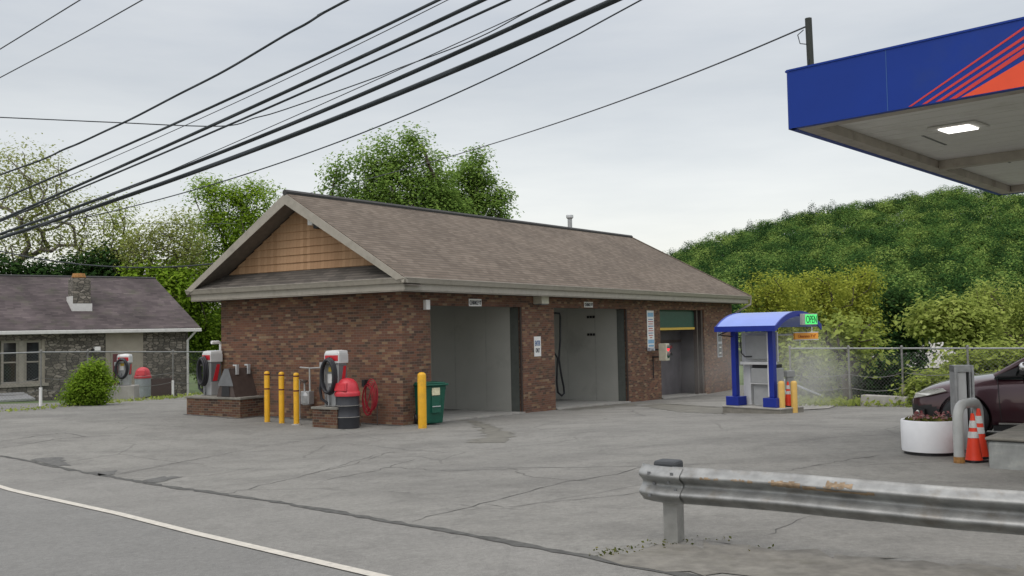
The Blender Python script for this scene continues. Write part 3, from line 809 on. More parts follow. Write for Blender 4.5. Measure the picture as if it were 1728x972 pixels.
br = MB(); br.tube([(-.1, .16, .1), (-.1, .46, .1)], .03, 8); br.tube([(-.1, .16, -.18), (-.1, .46, -.18)], .03, 8); br.tube([(-.15, .40, -.2), (-.15, .40, -1.0)], .02, 6)
br.build('bracket', M['black'], sg)
ms = MB(); ms.lathe([(.06, -.09), (.06, .09)], 10); ms.v = [Vector((p.x - .42, p.z * 1 + .30, p.y + .12)) for p in ms.v]; ms.box(-.62, -.56, .28, .42, .06, .18); ms.build('mirror', M['can_grey'], sg)
# boom hose inside the middle bay
hs = thing('boom_hose', 'black wash hose hanging in a loop inside the middle bay', 'hose', wld(11.1, 1.45, 0), BRZ)
h = MB(); zf = gzl(11, 1)
h.tube([(-1.2, 1.4, 3.0), (-.2, .45, 2.98), (.0, .3, 2.96), (.04, .3, 2.85), (.0, .3, 2.0), (-.12, .3, 1.3), (-.02, .28, .75), (.18, .3, zf + .55), (.20, .3, zf + .34), (.02, .3, zf + .26), (-.22, .32, zf + .40), (-.28, .32, zf + .8), (-.15, .34, 1.35), (-.35, .4, 1.62), (-.55, .5, 1.4), (-.6, .5, zf + .3)], .038, 8)
h.build('hose', M['hose'], hs, smooth=60)
MB().box(-.75, -.35, .45, .75, zf + .05, zf + .22).build('hose_base', M['black'], hs, bevel=.02)
MB().box(-.62, -.42, .5, .7, 1.9, 2.2).build('wand_holder', M['black'], hs, bevel=.02)

# ------------------------------------------------------------------ bollards
def bollard(p, hgt, r, label, group, mat, caps=True, tape=True, collar=False):
    t = thing('bollard', label, 'bollard', p, 0, group)
    m = MB(); m.lathe([(r, -.1), (r, hgt - r * .8), (r * .92, hgt - r * .35), (r * .6, hgt - r * .08), (.01, hgt)], 20); m.build('sleeve', mat, t, smooth=40)
    if tape:
        for z in (hgt * .64, hgt * .92):
            b = MB(); b.lathe([(r + .003, z), (r + .003, z + .035)], 20, cap=False); b.build('band', M['tape'], t, smooth=40)
    if collar:
        b = MB(); b.lathe([(r * 1.9, -.02), (r * 1.8, .02), (r, .03)], 18, cap=False); b.build('collar', M['concrete'], t)
    return t
BG = 'yellow bollards on the forecourt'
def hpx(px, pyb, pyt):
    p = G(px, pyb); return p, (pyb - pyt) / F * p.y
for px, pb, pt, lab, c in ((451, 712, 627, 'leftmost of the three banded yellow bollards by the brick gable wall', 0), (475.5, 714, 628, 'middle of the three banded yellow bollards by the brick gable wall', 0), (500.5, 717, 629.5, 'banded yellow bollard on a white collar nearest the vacuum on the brick plinth', 1)):
    p, hh = hpx(px, pb, pt); bollard(p, hh, .072, lab, BG, M['yellow'], collar=bool(c))
p, hh = hpx(713, 723, 629); bollard(p, hh, .107, 'thick plain yellow bollard in front of the green wheeled bin', BG, M['yellow'], tape=False)
for px, pb, lab in ((1320, 697.5, 'faded yellow bollard close to the orange cone at the pay station'), (1341, 696.5, 'faded yellow bollard farther right of the pay station, before the sloping rail')):
    p, hh = hpx(px, pb, 643); bollard(p, hh, .085, lab, BG, M['yellow_pale'], tape=False)

# ------------------------------------------------------------------ brick island, plinths, vacuums
def base_at(px, py): return G(px, py)
def plinth(name, label, u0, u1, v0, v1, hgt, cat='plinth', mat='brick_old', cap='slab', cth=.06):
    c = wld((u0 + u1) / 2, (v0 + v1) / 2); zb = gz(c.x, c.y); t = thing(name, label, cat, (c.x, c.y, zb), BRZ)
    a, b = (u1 - u0) / 2, (v1 - v0) / 2
    MB().box(-a, a, -b, b, -.25, hgt - cth).build('base', M[mat], t)
    MB().box(-a - .03, a + .03, -b - .03, b + .03, hgt - cth, hgt).build('cap', M[cap], t, bevel=.01)
    return Vector((c.x, c.y, zb + hgt))
def hose_loop(c, rx, rz, n=3, r=.03, dy=.05):
    pts = []
    for k in range(n * 20 + 1):
        a = 2 * math.pi * k / 20 + math.pi / 2
        s = 1 - .04 * (k // 20)
        pts.append((c[0] + rx * s * math.cos(a), c[1] - dy * k / 20, c[2] + rz * s * math.sin(a) - (.10 * rz if math.sin(a) < 0 else 0)))
    return pts
def vacuum(label, p, rz, hgt=1.62, sx=1, canopy=False, group='coin vacuums'):
    """local -Y is the front with the hose, +X the side with the red panel"""
    t = thing('coin_vacuum', label, 'vacuum', p, rz, group)
    m = MB(); m.box(-.20, .20, -.17, .17, 0, hgt - .34); m.build('cabinet', M['cabinet'], t, bevel=.02)
    hd = MB(); hd.box(-.23, .23, -.20, .20, hgt - .335, hgt - .10); 
    hd.prism([(-.23, -.20, hgt - .10), (.23, -.20, hgt - .10), (.20, -.17, hgt - .02), (0, -.15, hgt), (-.20, -.17, hgt - .02)], (0, .38, 0))
    hd.build('head', M['cabinet_light'], t, bevel=.012)
    rpn = MB(); rpn.box(-.20, .20, -.206, -.201, hgt - .27, hgt - .13); rpn.build('header_panel', M['red'], t)
    sp_ = MB(); sp_.prism([(.207, -.12, .42), (.207, .02, .42), (.207, .12, hgt - .40), (.207, .02, hgt - .40)], (.012, 0, 0)); sp_.build('side_stripe', M['red'], t)
    MB().box(.2005, .206, -.165, .165, .40, hgt - .36).build('side_door', M['grey_dark'], t)
    MB().box(-.14, .02, -.19, -.171, .58, .82).build('coin_box', M['white'], t, bevel=.01)
    MB().box(-.10, .03, -.20, -.172, hgt * .62, hgt * .70).build('dial', M['yellow_bar'], t)
    hk = MB(); hk.box(-.30, -.18, -.30, -.17, hgt - .44, hgt - .30); hk.build('hose_hook', M['cabinet'], t)
    ho = MB(); ho.tube(hose_loop((-.02, -.24, hgt * .56), .22, hgt * .30, 3), .036, 8); ho.tube([(-.25, -.28, .75), (-.31, -.27, .45), (-.28, -.26, .2), (-.1, -.2, .06)], .036, 8)
    ho.build('hose', M['hose'], t, smooth=60)
    pp = MB(); pp.tube([(-.26, -.12, 0), (-.26, -.12, hgt - .45)], .022, 8); pp.tube([(-.08, -.22, .02), (-.08, -.22, .5)], .022, 8); pp.build('pipe', M['galv'], t, smooth=50)
    return t
face = -0.62                       # vacuum fronts look towards the road
# brick island beside the gable wall
isl = plinth('brick_island', 'low brick island with stone cap at the far end of the gable wall', -.85, .45, 5.10, 7.35, .54)
ip = G(398, 706)
vacuum('grey coin vacuum standing on the long brick island beside the dark mat stand', wld(-.25, 6.95, isl.z), -.72, 1.30)
mt = thing('mat_stand', 'dark brown tent-shaped metal mat stand on the brick island', 'mat stand', wld(-.36, 5.72, isl.z), BRZ + R(90))
mb = MB(); mb.add([(-.38, -.46, 0), (.38, -.46, 0), (-.38, .46, 0), (.38, .46, 0), (-.10, -.42, .80), (.10, -.42, .80), (-.10, .42, .80), (.10, .42, .80)],
                  [[0, 4, 6, 2], [1, 3, 7, 5], [4, 5, 7, 6], [2, 6, 7, 3], [0, 1, 5, 4]]); mb.build('body', M['brown_metal'], mt)
MB().poly([(-.17, .478, .02), (.17, .478, .02), (.15, .462, .30), (-.15, .462, .30)]).build('opening', M['black'], mt)
MB().poly([(-.33, .475, .31), (.33, .475, .31), (.085, .433, .79), (-.085, .433, .79)]).build('end_plate', M['grey_dark'], mt)
for y in (-.22, .20):
    c = MB(); c.box(-.20, -.16, y - .05, y + .05, .62, .90); c.box(-.16, -.05, y - .05, y + .05, .86, .90); c.build('clip', M['galv_pale'], mt, bevel=.006)
p = wld(.05, 7.05, isl.z); bollard(wld(.42, 7.42), 1.5, .08, 'yellow bollard behind the vacuum at the left end of the gable wall', BG, M['yellow'], tape=False)
cn = thing('wall_conduit', 'white conduit elbow at the left end of the gable wall', 'conduit', wld(.1, 6.98, 0), BRZ)
k_ = MB(); k_.tube([(-.35, .0, 2.20), (-.10, -.02, 2.20), (-.03, -.02, 2.17), (-.03, -.02, 1.72)], .05, 8); k_.build('pipe', M['white'], cn, smooth=50)
# middle vacuum on its own plinth
q = G(549, 722); uq, vq = loc(q.x, q.y)
p2 = plinth('brick_plinth', 'short brick plinth with grey cap under the vacuum near the black drum', uq - .02, uq + .85, vq - .42, vq + .42, .52)
vacuum('grey coin vacuum with thick hose coil on the short brick plinth by the black drum', wld(uq + .32, vq - .10, p2.z), -.46, 1.42)
# gas meter
gm_ = G(522, 709); gmu = loc(gm_.x, gm_.y)
gmt = thing('gas_meter', 'grey gas meter with thin pipes on the gable wall behind the bollards', 'gas meter', wld(-.22, gmu[1] + .12, gz(gm_.x, gm_.y)), BRZ)
b = MB(); b.box(-.10, .10, -.16, .16, .42, .78); b.lathe([(.13, .40), (.15, .48), (.15, .66), (.11, .76)], 14, (0, 0, 0)); b.build('meter', M['galv'], gmt, bevel=.02)
b = MB(); b.tube([(0, -.10, .76), (0, -.10, 1.40), (0, -.62, 1.42)], .025, 8); b.tube([(0, .10, .76), (0, .10, 1.05), (0, .30, 1.10), (0, .30, -.1)], .025, 8); b.tube([(0, -.10, 1.40), (0, .26, 1.42)], .02, 8); b.build('pipe', M['grey_paint'], gmt, smooth=50)
b = MB(); b.lathe([(.02, 0), (.09, .02), (.09, .06), (.02, .08)], 12, (0, .10, 1.0)); b.build('regulator', M['brown_metal'], gmt)
# drum with red dome lid
def dome_can(label, p, r, hgt, mat, lid, group, ribs=True, rz=0):
    t = thing('trash_can', label, 'trash can', p, rz, group)
    prof = [(r * .97, 0), (r, .02)]
    for z in (hgt * .33, hgt * .66) if ribs else ():
        prof += [(r, z - .025), (r * 1.035, z - .01), (r * 1.035, z + .01), (r, z + .025)]
    prof += [(r, hgt - .02), (r * 1.03, hgt)]
    MB().lathe(prof, 28).build('body', M[mat], t, smooth=35)
    if ribs:
        rr = MB()
        for z in (hgt * .33, hgt * .66): rr.lathe([(r * 1.037, z - .006), (r * 1.037, z + .006)], 28, cap=False)
        rr.build('hoop', M['concrete'], t)
    ld = MB(); ld.lathe([(r * 1.08, hgt - .06), (r * 1.10, hgt), (r * 1.05, hgt + .05), (r * .98, hgt + .06), (r * .95, hgt + .14), (r * .82, hgt + .26), (r * .55, hgt + .35), (r * .2, hgt + .385), (.01, hgt + .39)], 28)
    l = ld.build('lid', M[lid], t, smooth=50)
    fl = MB(); fl.prism([(-.19, -r * 1.0, hgt + .07), (.19, -r * 1.0, hgt + .07), (.17, -r * .84, hgt + .27), (-.17, -r * .84, hgt + .27)], (0, .12, .0)); fl.build('flap', M[lid], l, bevel=.015)
    f2 = MB(); f2.prism([(-.16, -r * 1.005 - .004, hgt + .085), (.16, -r * 1.005 - .004, hgt + .085), (.145, -r * .86 - .004, hgt + .255), (-.145, -r * .86 - .004, hgt + .255)], (0, .003, 0)); f2.build('flap_door', M['red'], l)
    return t
dome_can('black steel drum trash can with red dome lid against the gable wall', G(587, 722), .295, .86, 'drum', 'red_lid', 'dome-lid trash cans', True, -.55)
# red air hose coiled on a post
pr = G(629, 717); ah = thing('air_hose', 'coiled red air hose hung on a hook on the brick gable wall', 'hose', Vector((pr.x, pr.y, pr.z)), BRZ)
b = MB()
for k in range(6):
    b.tube([(-.06 - .012 * k, .02 + (.205 - .018 * (k % 3)) * math.sin(a) + .02 * k - .05, .78 + .40 * math.cos(a) * (1 - .05 * (k % 4)) - .03 * k) for a in np.linspace(0, 2 * math.pi, 22)], .014, 6)
b.tube([(-.1, .1, .5), (-.12, -.02, .8), (-.1, -.16, 1.1)], .014, 6); b.tube([(-.1, .02, .45), (-.1, .08, .32), (-.08, -.03, .28)], .014, 6)
b.build('hose', M['red_hose'], ah, smooth=60)
MB().tube([(.0, -.16, -.1), (.0, -.16, .95)], .02, 6).build('post', M['brown_metal'], ah)
b = MB(); b.box(-.10, .06, .18, .28, .98, 1.16); b.build('hook', M['black'], ah, bevel=.01)
# wheeled green bin at the corner
pb = G(722, 717.5); gbn = thing('wheeled_bin', 'dark green wheeled refuse bin at the corner beside the left bay', 'bin', pb + Vector((.02, .34, 0)), .62)
b = MB()
pr0 = [(-.24, -.27), (.24, -.27), (.26, .24), (-.26, .24)]; pr1 = [(-.31, -.36), (.31, -.36), (.32, .36), (-.32, .36)]; zt_ = 1.0
b.add([(x, y, .03) for x, y in pr0] + [(x, y, zt_ - .22) for x, y in [(px * .55 + qx * .45 if 0 else px + (qx - px) * .7, py + (qy - py) * .7) for (px, py), (qx, qy) in zip(pr0, pr1)]] + [(x, y, zt_) for x, y in pr1],
      [[0, 1, 2, 3], [0, 4, 5, 1], [1, 5, 6, 2], [2, 6, 7, 3], [3, 7, 4, 0], [4, 8, 9, 5], [5, 9, 10, 6], [6, 10, 11, 7], [7, 11, 8, 4], [8, 11, 10, 9]])
bod = b.build('body', M['bin'], gbn, bevel=.03)
b = MB(); b.box(-.13, .13, -.355, -.30, .30, .74); b.build('front_panel', M['bin'], gbn, bevel=.015)
b = MB(); b.box(-.35, .35, -.41, .36, zt_, zt_ + .05); b.box(-.30, .30, -.34, .32, zt_ + .05, zt_ + .085); b.build('lid', M['bin'], gbn, bevel=.025)
MB().box(-.13, .10, -.372, -.352, .76, .95).build('sticker', M['label_y'], gbn)
MB().tube([(-.12, -.36, .47), (.12, -.36, .47)], .012, 6).build('catch_bar', M['galv_pale'], gbn)
for s in (-1, 1):
    wv = MB(); wv.lathe([(.04, -.04), (.13, -.04), (.14, -.02), (.14, .02), (.13, .04), (.04, .04)], 18); wv.v = [Vector((s * .30 + p.z, .26 + p.y, .14 + p.x)) for p in wv.v]; wv.build('wheel', M['black'], gbn, smooth=40)
MB().tube([(-.24, .36, .95), (-.24, .44, .98), (.24, .44, .98), (.24, .36, .95)], .018, 8).build('handle', M['bin'], gbn)
# far vacuum, its concrete plinth and can by the left fence
fp = G(205, 674); fpl = thing('concrete_plinth', 'pale concrete plinth under the far vacuum at the chain-link fence', 'plinth', fp, .1)
b = MB(); b.box(-.50, .50, -.12, .62, -.2, .52); b.build('base', M['concrete'], fpl, bevel=.03)
vacuum('white coin vacuum on the pale concrete plinth by the left fence', fp + Vector((.06, .18, .52)), .06, 1.20)
dome_can('pale grey trash can with red dome lid beside the far vacuum', G(241, 669), .31, .80, 'can_grey', 'red_lid', 'dome-lid trash cans', False, .1)

# ================================================================== pay station with arched blue roof
kp = G(1222, 692); kq = G(1311, 698)
ku, kv = loc(kq.x, kq.y)
KZ = gz(kq.x, kq.y)
# local frame: +X = -V (towards the camera's right), +Y = U (away)
KR = math.atan2(-VY, -VX)
KSR = math.atan2(-.77, .64)
kt = thing('pay_station', 'blue arched-roof pay station on two posts beside the third bay', 'pay station', (kq.x, kq.y, KZ - .07), KSR)
KW = 1.50                       # width along X: from -KW to 0
b = MB(); b.box(-KW - .20, .20, -.10, .92, -.4, .17); b.build('plinth_base', M['slab'], kt)
b = MB(); b.box(-KW - .21, .21, -.12, .93, .172, .22); b.build('plinth_top', M['concrete'], kt, bevel=.015)
zs_h = 2.34
POSTX = (-KW + .10, -.18)
for x in POSTX:
    b = MB(); b.box(x - .21, x + .21, -.06, .32, .225, .47); b.build('post_foot', M['blue'], kt, bevel=.01)
    b = MB(); b.box(x - .075, x + .075, .05, .20, .475, zs_h); b.build('post', M['blue'], kt, bevel=.008)
# roof: a barrel arch across Y
y0, y1, zs_, rise = -.34, 1.75, 2.28, .38
arc = []
half = (y1 - y0) / 2; rad = (half * half + rise * rise) / (2 * rise)
for k in range(19):
    t = -1 + 2 * k / 18; yy = (y0 + y1) / 2 + t * half
    arc.append((yy, zs_ + rise - rad + math.sqrt(rad * rad - (t * half) ** 2)))
b = MB(); X0, X1 = -KW - .14, .26
for (ya, za), (yb, zb) in zip(arc[:-1], arc[1:]):
    b.quad((X0, ya, za + .10), (X1, ya, za + .10), (X1, yb, zb + .10), (X0, yb, zb + .10)); b.quad((X0, ya, za + .06), (X0, yb, zb + .06), (X1, yb, zb + .06), (X1, ya, za + .06))
kroof = b.build('roof', M['blue_roof'], kt, smooth=30, recalc=False)
for x0, x1 in ((X0 - .04, X0), (X1, X1 + .04)):
    b = MB(); up_a = [(x0, y, z + .112) for y, z in arc]; lo_a = [(x0, y, z - .035) for y, z in arc]
    n = len(arc); d = Vector((x1 - x0, 0, 0))
    for i in range(n - 1):
        b.prism([up_a[i], up_a[i + 1], lo_a[i + 1], lo_a[i]], d)
    b.build('arch_fascia', M['blue'], kroof)
b = MB(); b.box(X0 - .04, X1 + .04, y0 - .05, y0, zs_ - .035, zs_ + .112); b.build('eave_fascia', M['blue'], kroof)
b = MB(); b.tube([(-KW + .2, y0 + .03, zs_ - .03), (-KW - .12, y0 + .05, zs_ - .12), (-KW + .2, .25, zs_ - .2), (-KW + .22, .26, 1.65), (-KW + .34, .26, 1.55), (-KW + .56, .26, 1.56)], .018, 6); b.build('cable', M['black'], kt, smooth=60)
# cabinets
b = MB(); b.box(-KW + .12, -.22, .42, .47, 1.42, 2.22); b.build('rear_panel', M['cabinet_light'], kt)
b = MB(); b.box(-KW + .34, -.28, .28, .415, 1.49, 2.14); b.build('display_cabinet', M['cabinet'], kt, bevel=.01)
b = MB(); b.box(-KW + .22, -.26, .18, .46, 1.34, 1.415); b.build('shelf', M['cabinet_light'], kt, bevel=.008)
b = MB(); b.box(-KW + .16, -KW + .40, .40, .55, .225, 1.335); b.build('side_panel', M['cabinet_light'], kt)
b = MB(); b.box(-.96, -.30, .22, .80, .84, 1.24); up_m = b.build('pay_machine', M['cabinet'], kt, bevel=.015)
MB().box(-.92, -.34, .24, .78, 1.245, 1.335).build('machine_top', M['black'], kt)
b = MB(); b.box(-.92, -.30, .28, .80, .225, .815); b.build('machine_base', M['cabinet'], kt, bevel=.01)
MB().box(-.98, -.28, .19, .82, .817, .838).build('machine_ledge', M['cabinet_light'], kt)
MB().tube([(-.30, .10, .5), (-.30, .10, 2.2)], .02, 6).build('conduit', M['white'], kt)
# illuminated OPEN sign on the end of the arch
os_ = thing('open_sign', 'lit green OPEN sign on the end of the blue arched roof', 'sign', kt.matrix_basis @ Vector((X1 + .10, 1.06, zs_ + .26)), KSR + R(90))
b = MB(); b.box(-.34, .34, -.05, .05, -.15, .15); b.build('housing', M['grey_paint'], os_, bevel=.01)
b = MB(); b.box(-.24, .31, -.056, -.0515, -.13, .13); b.build('lit_face', emit('open_face', (.10, .95, .22), .75), os_)
text_ob('lettering', 'OPEN', .48, .20, M['green_door'], Matrix.Translation((.035, -.060, 0)), os_)
# orange height bar beyond the kiosk
cb = thing('height_bar', 'orange clearance height bar hanging over the wash lane beside the pay station', 'height bar', D(1360, 567, kt.location.y + 1.2), KSR + R(90) - .1)
b = MB(); b.box(-.49, .49, -.03, .03, -.088, .088); b.build('bar', M['bar_orange'], cb, bevel=.01)
for z5 in (.090, -.111): MB().box(-.50, .50, -.034, .034, z5, z5 + .021).build('edge_strip', M['white'], cb)
text_ob('lettering', 'Clearance 7\' 0"', .74, .085, M['bar_text'], Matrix.Translation((0, -.036, 0)), cb)
b = MB(); b.tube([(-.38, .06, .05), (-.65, .2, .05), (-1.0, .5, .05)], .025, 6); b.tube([(.26, 0, .09), (.26, 0, .40)], .012, 5); b.tube([(-.26, 0, -.09), (-.26, 0, -.28)], .012, 5); b.build('hanger', M['cabinet_light'], cb)
def kw(x, y, z): return kt.matrix_basis @ Vector((x, y, z))

# ------------------------------------------------------------------ cones
def cone(p, hgt, label, group, rz=0):
    t = thing('traffic_cone', label, 'traffic cone', p, rz, group)
    r0, r1 = hgt * .175, hgt * .035
    b = MB(); s = hgt * .215; b.prism([(-s, -s * .8, 0), (-s * .8, -s, 0), (s * .8, -s, 0), (s, -s * .8, 0), (s, s * .8, 0), (s * .8, s, 0), (-s * .8, s, 0), (-s, s * .8, 0)], (0, 0, .03)); b.build('base', M['black'], t)
    f = lambda z: r0 + (r1 - r0) * z / hgt
    b = MB(); b.lathe([(f(0), .03)] + [(f(z), z) for z in np.linspace(.05, hgt, 8)] + [(r1 * .6, hgt + .005)], 20); b.build('body', M['cone'], t, smooth=40)
    for za, zb in ((.50, .63), (.71, .86)):
        b = MB(); b.lathe([(f(za * hgt) + .004, za * hgt), (f(zb * hgt) + .004, zb * hgt)], 20, cap=False); b.build('collar', M['reflect'], t, smooth=40)
    return t
CG = 'orange traffic cones'
p = G(1644, 779); cone(p, 80 / F * p.y, 'orange traffic cone inside the steel hoop, nearer the concrete island corner', CG, .3)
cone(p + Vector((.27, .38, 0)), 84 / F * p.y, 'orange traffic cone half hidden behind the concrete island, in front of the dark car', CG, .1)
p = kw(-.02, .56, .22); cone(p, .66, 'orange cone with white collars behind the pay station post', CG, .4)

# things in the exit lane beyond the kiosk: steel post, hand rail
p = G(1334, 692); t = thing('steel_post', 'grey steel post between the two faded bollards', 'post', p, .2)
MB().box(-.10, .10, -.06, .06, -.1, .92).build('post', M['cabinet'], t, bevel=.008)
MB().box(-.13, .13, -.10, .10, .93, 1.10).build('sensor_head', M['grey_paint'], t, bevel=.01)
a, b2 = G(1345, 690), G(1387, 682)
t = thing('sloping_rail', 'pale sloping pipe rails running down beside the exit lane', 'rail', a + Vector((.3, 1.6, 0)), 0)
b = MB(); b.tube([(-.9, .2, 1.06), (1.15, .6, .18)], .032, 6); b.tube([(-.9, 1.0, .72), (.65, 1.4, .10)], .032, 6); b.tube([(-.9, .2, 0), (-.9, .2, 1.08), (-.9, 1.0, .74), (-.9, 1.0, 0)], .032, 6); b.build('rail', M['can_grey'], t, smooth=50)
b = MB(); pt = [G(1346, 693), G(1398, 690), G(1420, 682), G(1350, 682)]
sheet('lane_slab', pt, M['concrete'], .02, 0)

# ================================================================== chain-link fences
def chainlink(name, label, posts, hgt, group=None, pale=0, sp=.11, sag=(), tops=None):
    base = posts[0]; t = thing(name, label, 'fence', base)
    top = []
    for i, p in enumerate(posts):
        q = p - base; top.append(q + Vector((0, 0, hgt)))
        if tops: hgt = tops(p) - p.z; top[-1].z = q.z + hgt
        b = MB(); b.tube([q + Vector((0, 0, -.2)), q + Vector((0, 0, hgt + .03))], .031, 8); b.lathe([(.045, 0), (.04, .05), (.005, .07)], 8, q + Vector((0, 0, hgt + .02))); b.build('fence_post', M['fence_metal'], t, smooth=50)
        if i in sag:
            b = MB(); b.tube([q + Vector((0, -.02, -.1)), q + Vector((0, -.02, .62))], .055, 8); b.build('post_sleeve', M['white'] if pale else M['trim'], t, smooth=50)
    b = MB(); b.tube(top, .024, 8); b.build('top_rail', M['fence_rail'], t, smooth=50)
    m = MB(); hw = .0026
    for a, c in zip(posts[:-1], posts[1:]):
        a, c = a - base, c - base; L = (c - a).length; d = (c - a) / L; up = Vector((0, 0, 1)); y = 0
        n = int((L + hgt) / sp)
        for k in range(n):
            for s in (0, 1):
                x0, z0 = k * sp, 0.0; x1, z1 = x0 - hgt, hgt
                if x0 > L: z0 = x0 - L; x0 = L
                if x1 < 0: z1 = hgt + x1; x1 = 0
                if z1 - z0 < .02: continue
                if s: x0, x1 = L - x0, L - x1
                pa, pb = a + d * x0 + up * (z0 + .04), a + d * x1 + up * (z1 + .04 - .05)
                o = Vector((0, 0, hw))
                m.quad(pa - o * 1.4, pa + o * 1.4, pb + o * 1.4, pb - o * 1.4)
    m.build('mesh', M['mesh_wire'], t, recalc=False)
    b = MB()
    for z in (.55, .95):
        pts = []
        for i, (a, c) in enumerate(zip(posts[:-1], posts[1:])):
            for k in range(6):
                s = k / 6; q = (a - base).lerp(c - base, s); pts.append(q + Vector((0, -.05, z - .10 * math.sin(math.pi * s) - .03 * (i % 2))))
        b.tube(pts, .009, 5)
    b.build('tension_wire', M['fence_metal'], t)
    return t
def along(a, b, n): return [a.lerp(b, k / n) for k in range(n + 1)]
fr_posts = [G(1327, 684), G(1435, 684), G(1525, 685)]
step = fr_posts[2] - fr_posts[1]
fr_posts += [fr_posts[2] + step * 1.12 * k for k in (1, 2, 3, 4)]
for q in fr_posts: q.z = gz(q.x, q.y)
fr_posts[0] = fr_posts[1] - step * 1.22; fr_posts[0].z = gz(fr_posts[0].x, fr_posts[0].y)
chainlink('chain_link_fence', 'tall grey chain-link fence along the valley edge behind the dark car', fr_posts, 1.92, sag=(2,), tops=lambda p: D(1400, 588, p.y).z if 0 else float(H + ray(CX + F * p.x / p.y * 1.002, 588).z / ray(CX + F * p.x / p.y * 1.002, 588).y * p.y))
fl_posts = [G(-120, 700), G(-25, 692), G(69, 685), G(148, 678), G(292, 667)]
dl_ = (fl_posts[-1] - fl_posts[-2]); fl_posts.append(fl_posts[-1] + dl_ * .62); fl_posts.append(fl_posts[-1] + dl_ * .6)
chainlink('chain_link_fence', 'grey chain-link fence with white post sleeves before the stone building', fl_posts, 1.80, pale=1, sag=(2, 3, 4))
# precast kerb blocks by the right-hand fence
KG = 'precast concrete barriers'
pa, pb_ = G(1456, 684.5), G(1523, 685.5)
for i, (x0, x1, lab) in enumerate(((1456, 1533, 'long pale concrete barrier at the foot of the right-hand fence'), (1534, 1606, 'concrete barrier at the fence partly hidden by the nose of the dark car'))):
    a, c = G(x0, 685 + .3 * i), G(x1, 686 + .3 * i); L = (c - a).length
    t = thing('concrete_barrier', lab, 'barrier', a, math.atan2(c.y - a.y, c.x - a.x), KG)
    MB().prism([(0, -.16, -.05), (0, .20, -.05), (0, .16, .33), (0, -.10, .33)], (L, 0, 0)).build('block', M['concrete'], t, bevel=.03)

# ================================================================== stone building on the left
SB0, SB1 = D(-150, 690, 37.0), D(318, 676, 43.5)
SB0.z = SB1.z = -.75
dx = SB1 - SB0; SBR = math.atan2(dx.y, dx.x); SBL = dx.length; SBD = 8.5
sb_ = thing('stone_building', 'low old fieldstone building with weathered purple-brown roof behind the left fence', 'building', SB0, SBR)
EZ = 2.78 + .75
def sbx(px, dyy=0):
    """distance along the stone front seen at picture column px"""
    r = ray(px, 600); x0, y0 = SB0.x, SB0.y; c, s = math.cos(SBR), math.sin(SBR)
    k = (r.x / r.y); return (k * y0 - x0) / (c - k * s)
wxa, wxb = sbx(-40), sbx(76)
b = MB()
ZW0, ZW1 = 1.30, 3.12
b.box(0, wxa, 0, .4, -.4, EZ); b.box(wxb, SBL, 0, .4, -.4, EZ); b.box(wxa, wxb, 0, .4, -.4, ZW0); b.box(wxa, wxb, 0, .4, ZW1, EZ)
b.box(SBL - .4, SBL, .4, SBD, -.4, EZ); b.box(0, .4, .4, SBD, -.4, EZ); b.box(.4, SBL - .4, SBD - .4, SBD, -.4, EZ)
b.prism([(SBL, 0.02, EZ + .003), (SBL, SBD - .02, EZ + .003), (SBL, SBD / 2, EZ + 2.2)], (-.3, 0, 0)) if 0 else None
b.build('wall', M['stone'], sb_)
RZ = 2.45
ov = .35; rx0, rx1 = -.5, SBL + .45
rrt = sbx(262)                                    # ridge ends here, hipped
rt = MB()
P = [Vector((rx0, -ov, EZ)), Vector((rx1, -ov, EZ)), Vector((rx1, SBD + ov, EZ)), Vector((rx0, SBD + ov, EZ))]
k5 = ray(262, 477); k5 = k5.x / k5.y; c5, s5 = math.cos(SBR), math.sin(SBR); yy5 = SBD / 2
xr5 = (k5 * (SB0.y + yy5 * c5) - SB0.x + yy5 * s5) / (c5 - k5 * s5)
Q0, Q1 = Vector((rx0, SBD / 2, EZ + RZ)), Vector((min(xr5, rx1 - .3), SBD / 2, EZ + RZ))
rt.quad(P[0], P[1], Q1, Q0); rt.poly([P[1], P[2], Q1]); rt.quad(P[2], P[3], Q0, Q1); rt.poly([P[3], P[0], Q0]); rt.quad(P[0], P[3], P[2], P[1])
srf = rt.build('roof', M['shingle_old'], sb_)
MB().tube([Q0, Q1], .06, 6).build('ridge_cap', M['ridge'], srf)
MB().box(rx0, rx1, -ov - .12, -ov + .0, EZ - .17, EZ - .02).build('gutter', M['trim_white'], sb_, bevel=.02)
b = MB(); b.tube([(SBL + .2, -ov - .06, EZ - .15), (SBL - .05, -.08, EZ - .55), (SBL - .05, -.08, .2)], .05, 6); b.build('downspout', M['trim_white'], sb_, smooth=40)
# windows: a wide double-hung pair
def window(x0, x1, z0, z1):
    f = MB(); w = .09
    f.box(x0, x0 + w, .10, .22, z0, z1); f.box(x1 - w, x1, .10, .22, z0, z1); f.box(x0 + w, x1 - w, .10, .22, z1 - w, z1); f.box(x0 + w, x1 - w, .10, .22, z0, z0 + w)
    zm = (z0 + z1) / 2; f.box(x0 + w, x1 - w, .12, .20, zm - .03, zm + .03)
    o = f.build('window', M['frame'], sb_)
    MB().box(x0 + w, x1 - w, .15, .165, z0 + w, z1 - w).build('pane', M['glass'], o)
xm = sbx(37)
ww = (wxb - xm)
MB().box(xm - .10, xm + .10, .05, .25, ZW0, ZW1).build('window_mullion', M['frame'], sb_)
window(xm + .10, wxb - .12, ZW0 + .08, ZW1); window(xm - .10 - (ww - .22), xm - .10, ZW0 + .08, ZW1)
window(xm - .2 - 2 * (ww - .22), xm - .2 - (ww - .22), ZW0 + .08, ZW1)
b = MB(); b.box(wxa - .1, wxb + .12, -.08, .2, ZW0 - .04, ZW0 + .08); b.build('window_sill', M['frame'], sb_)
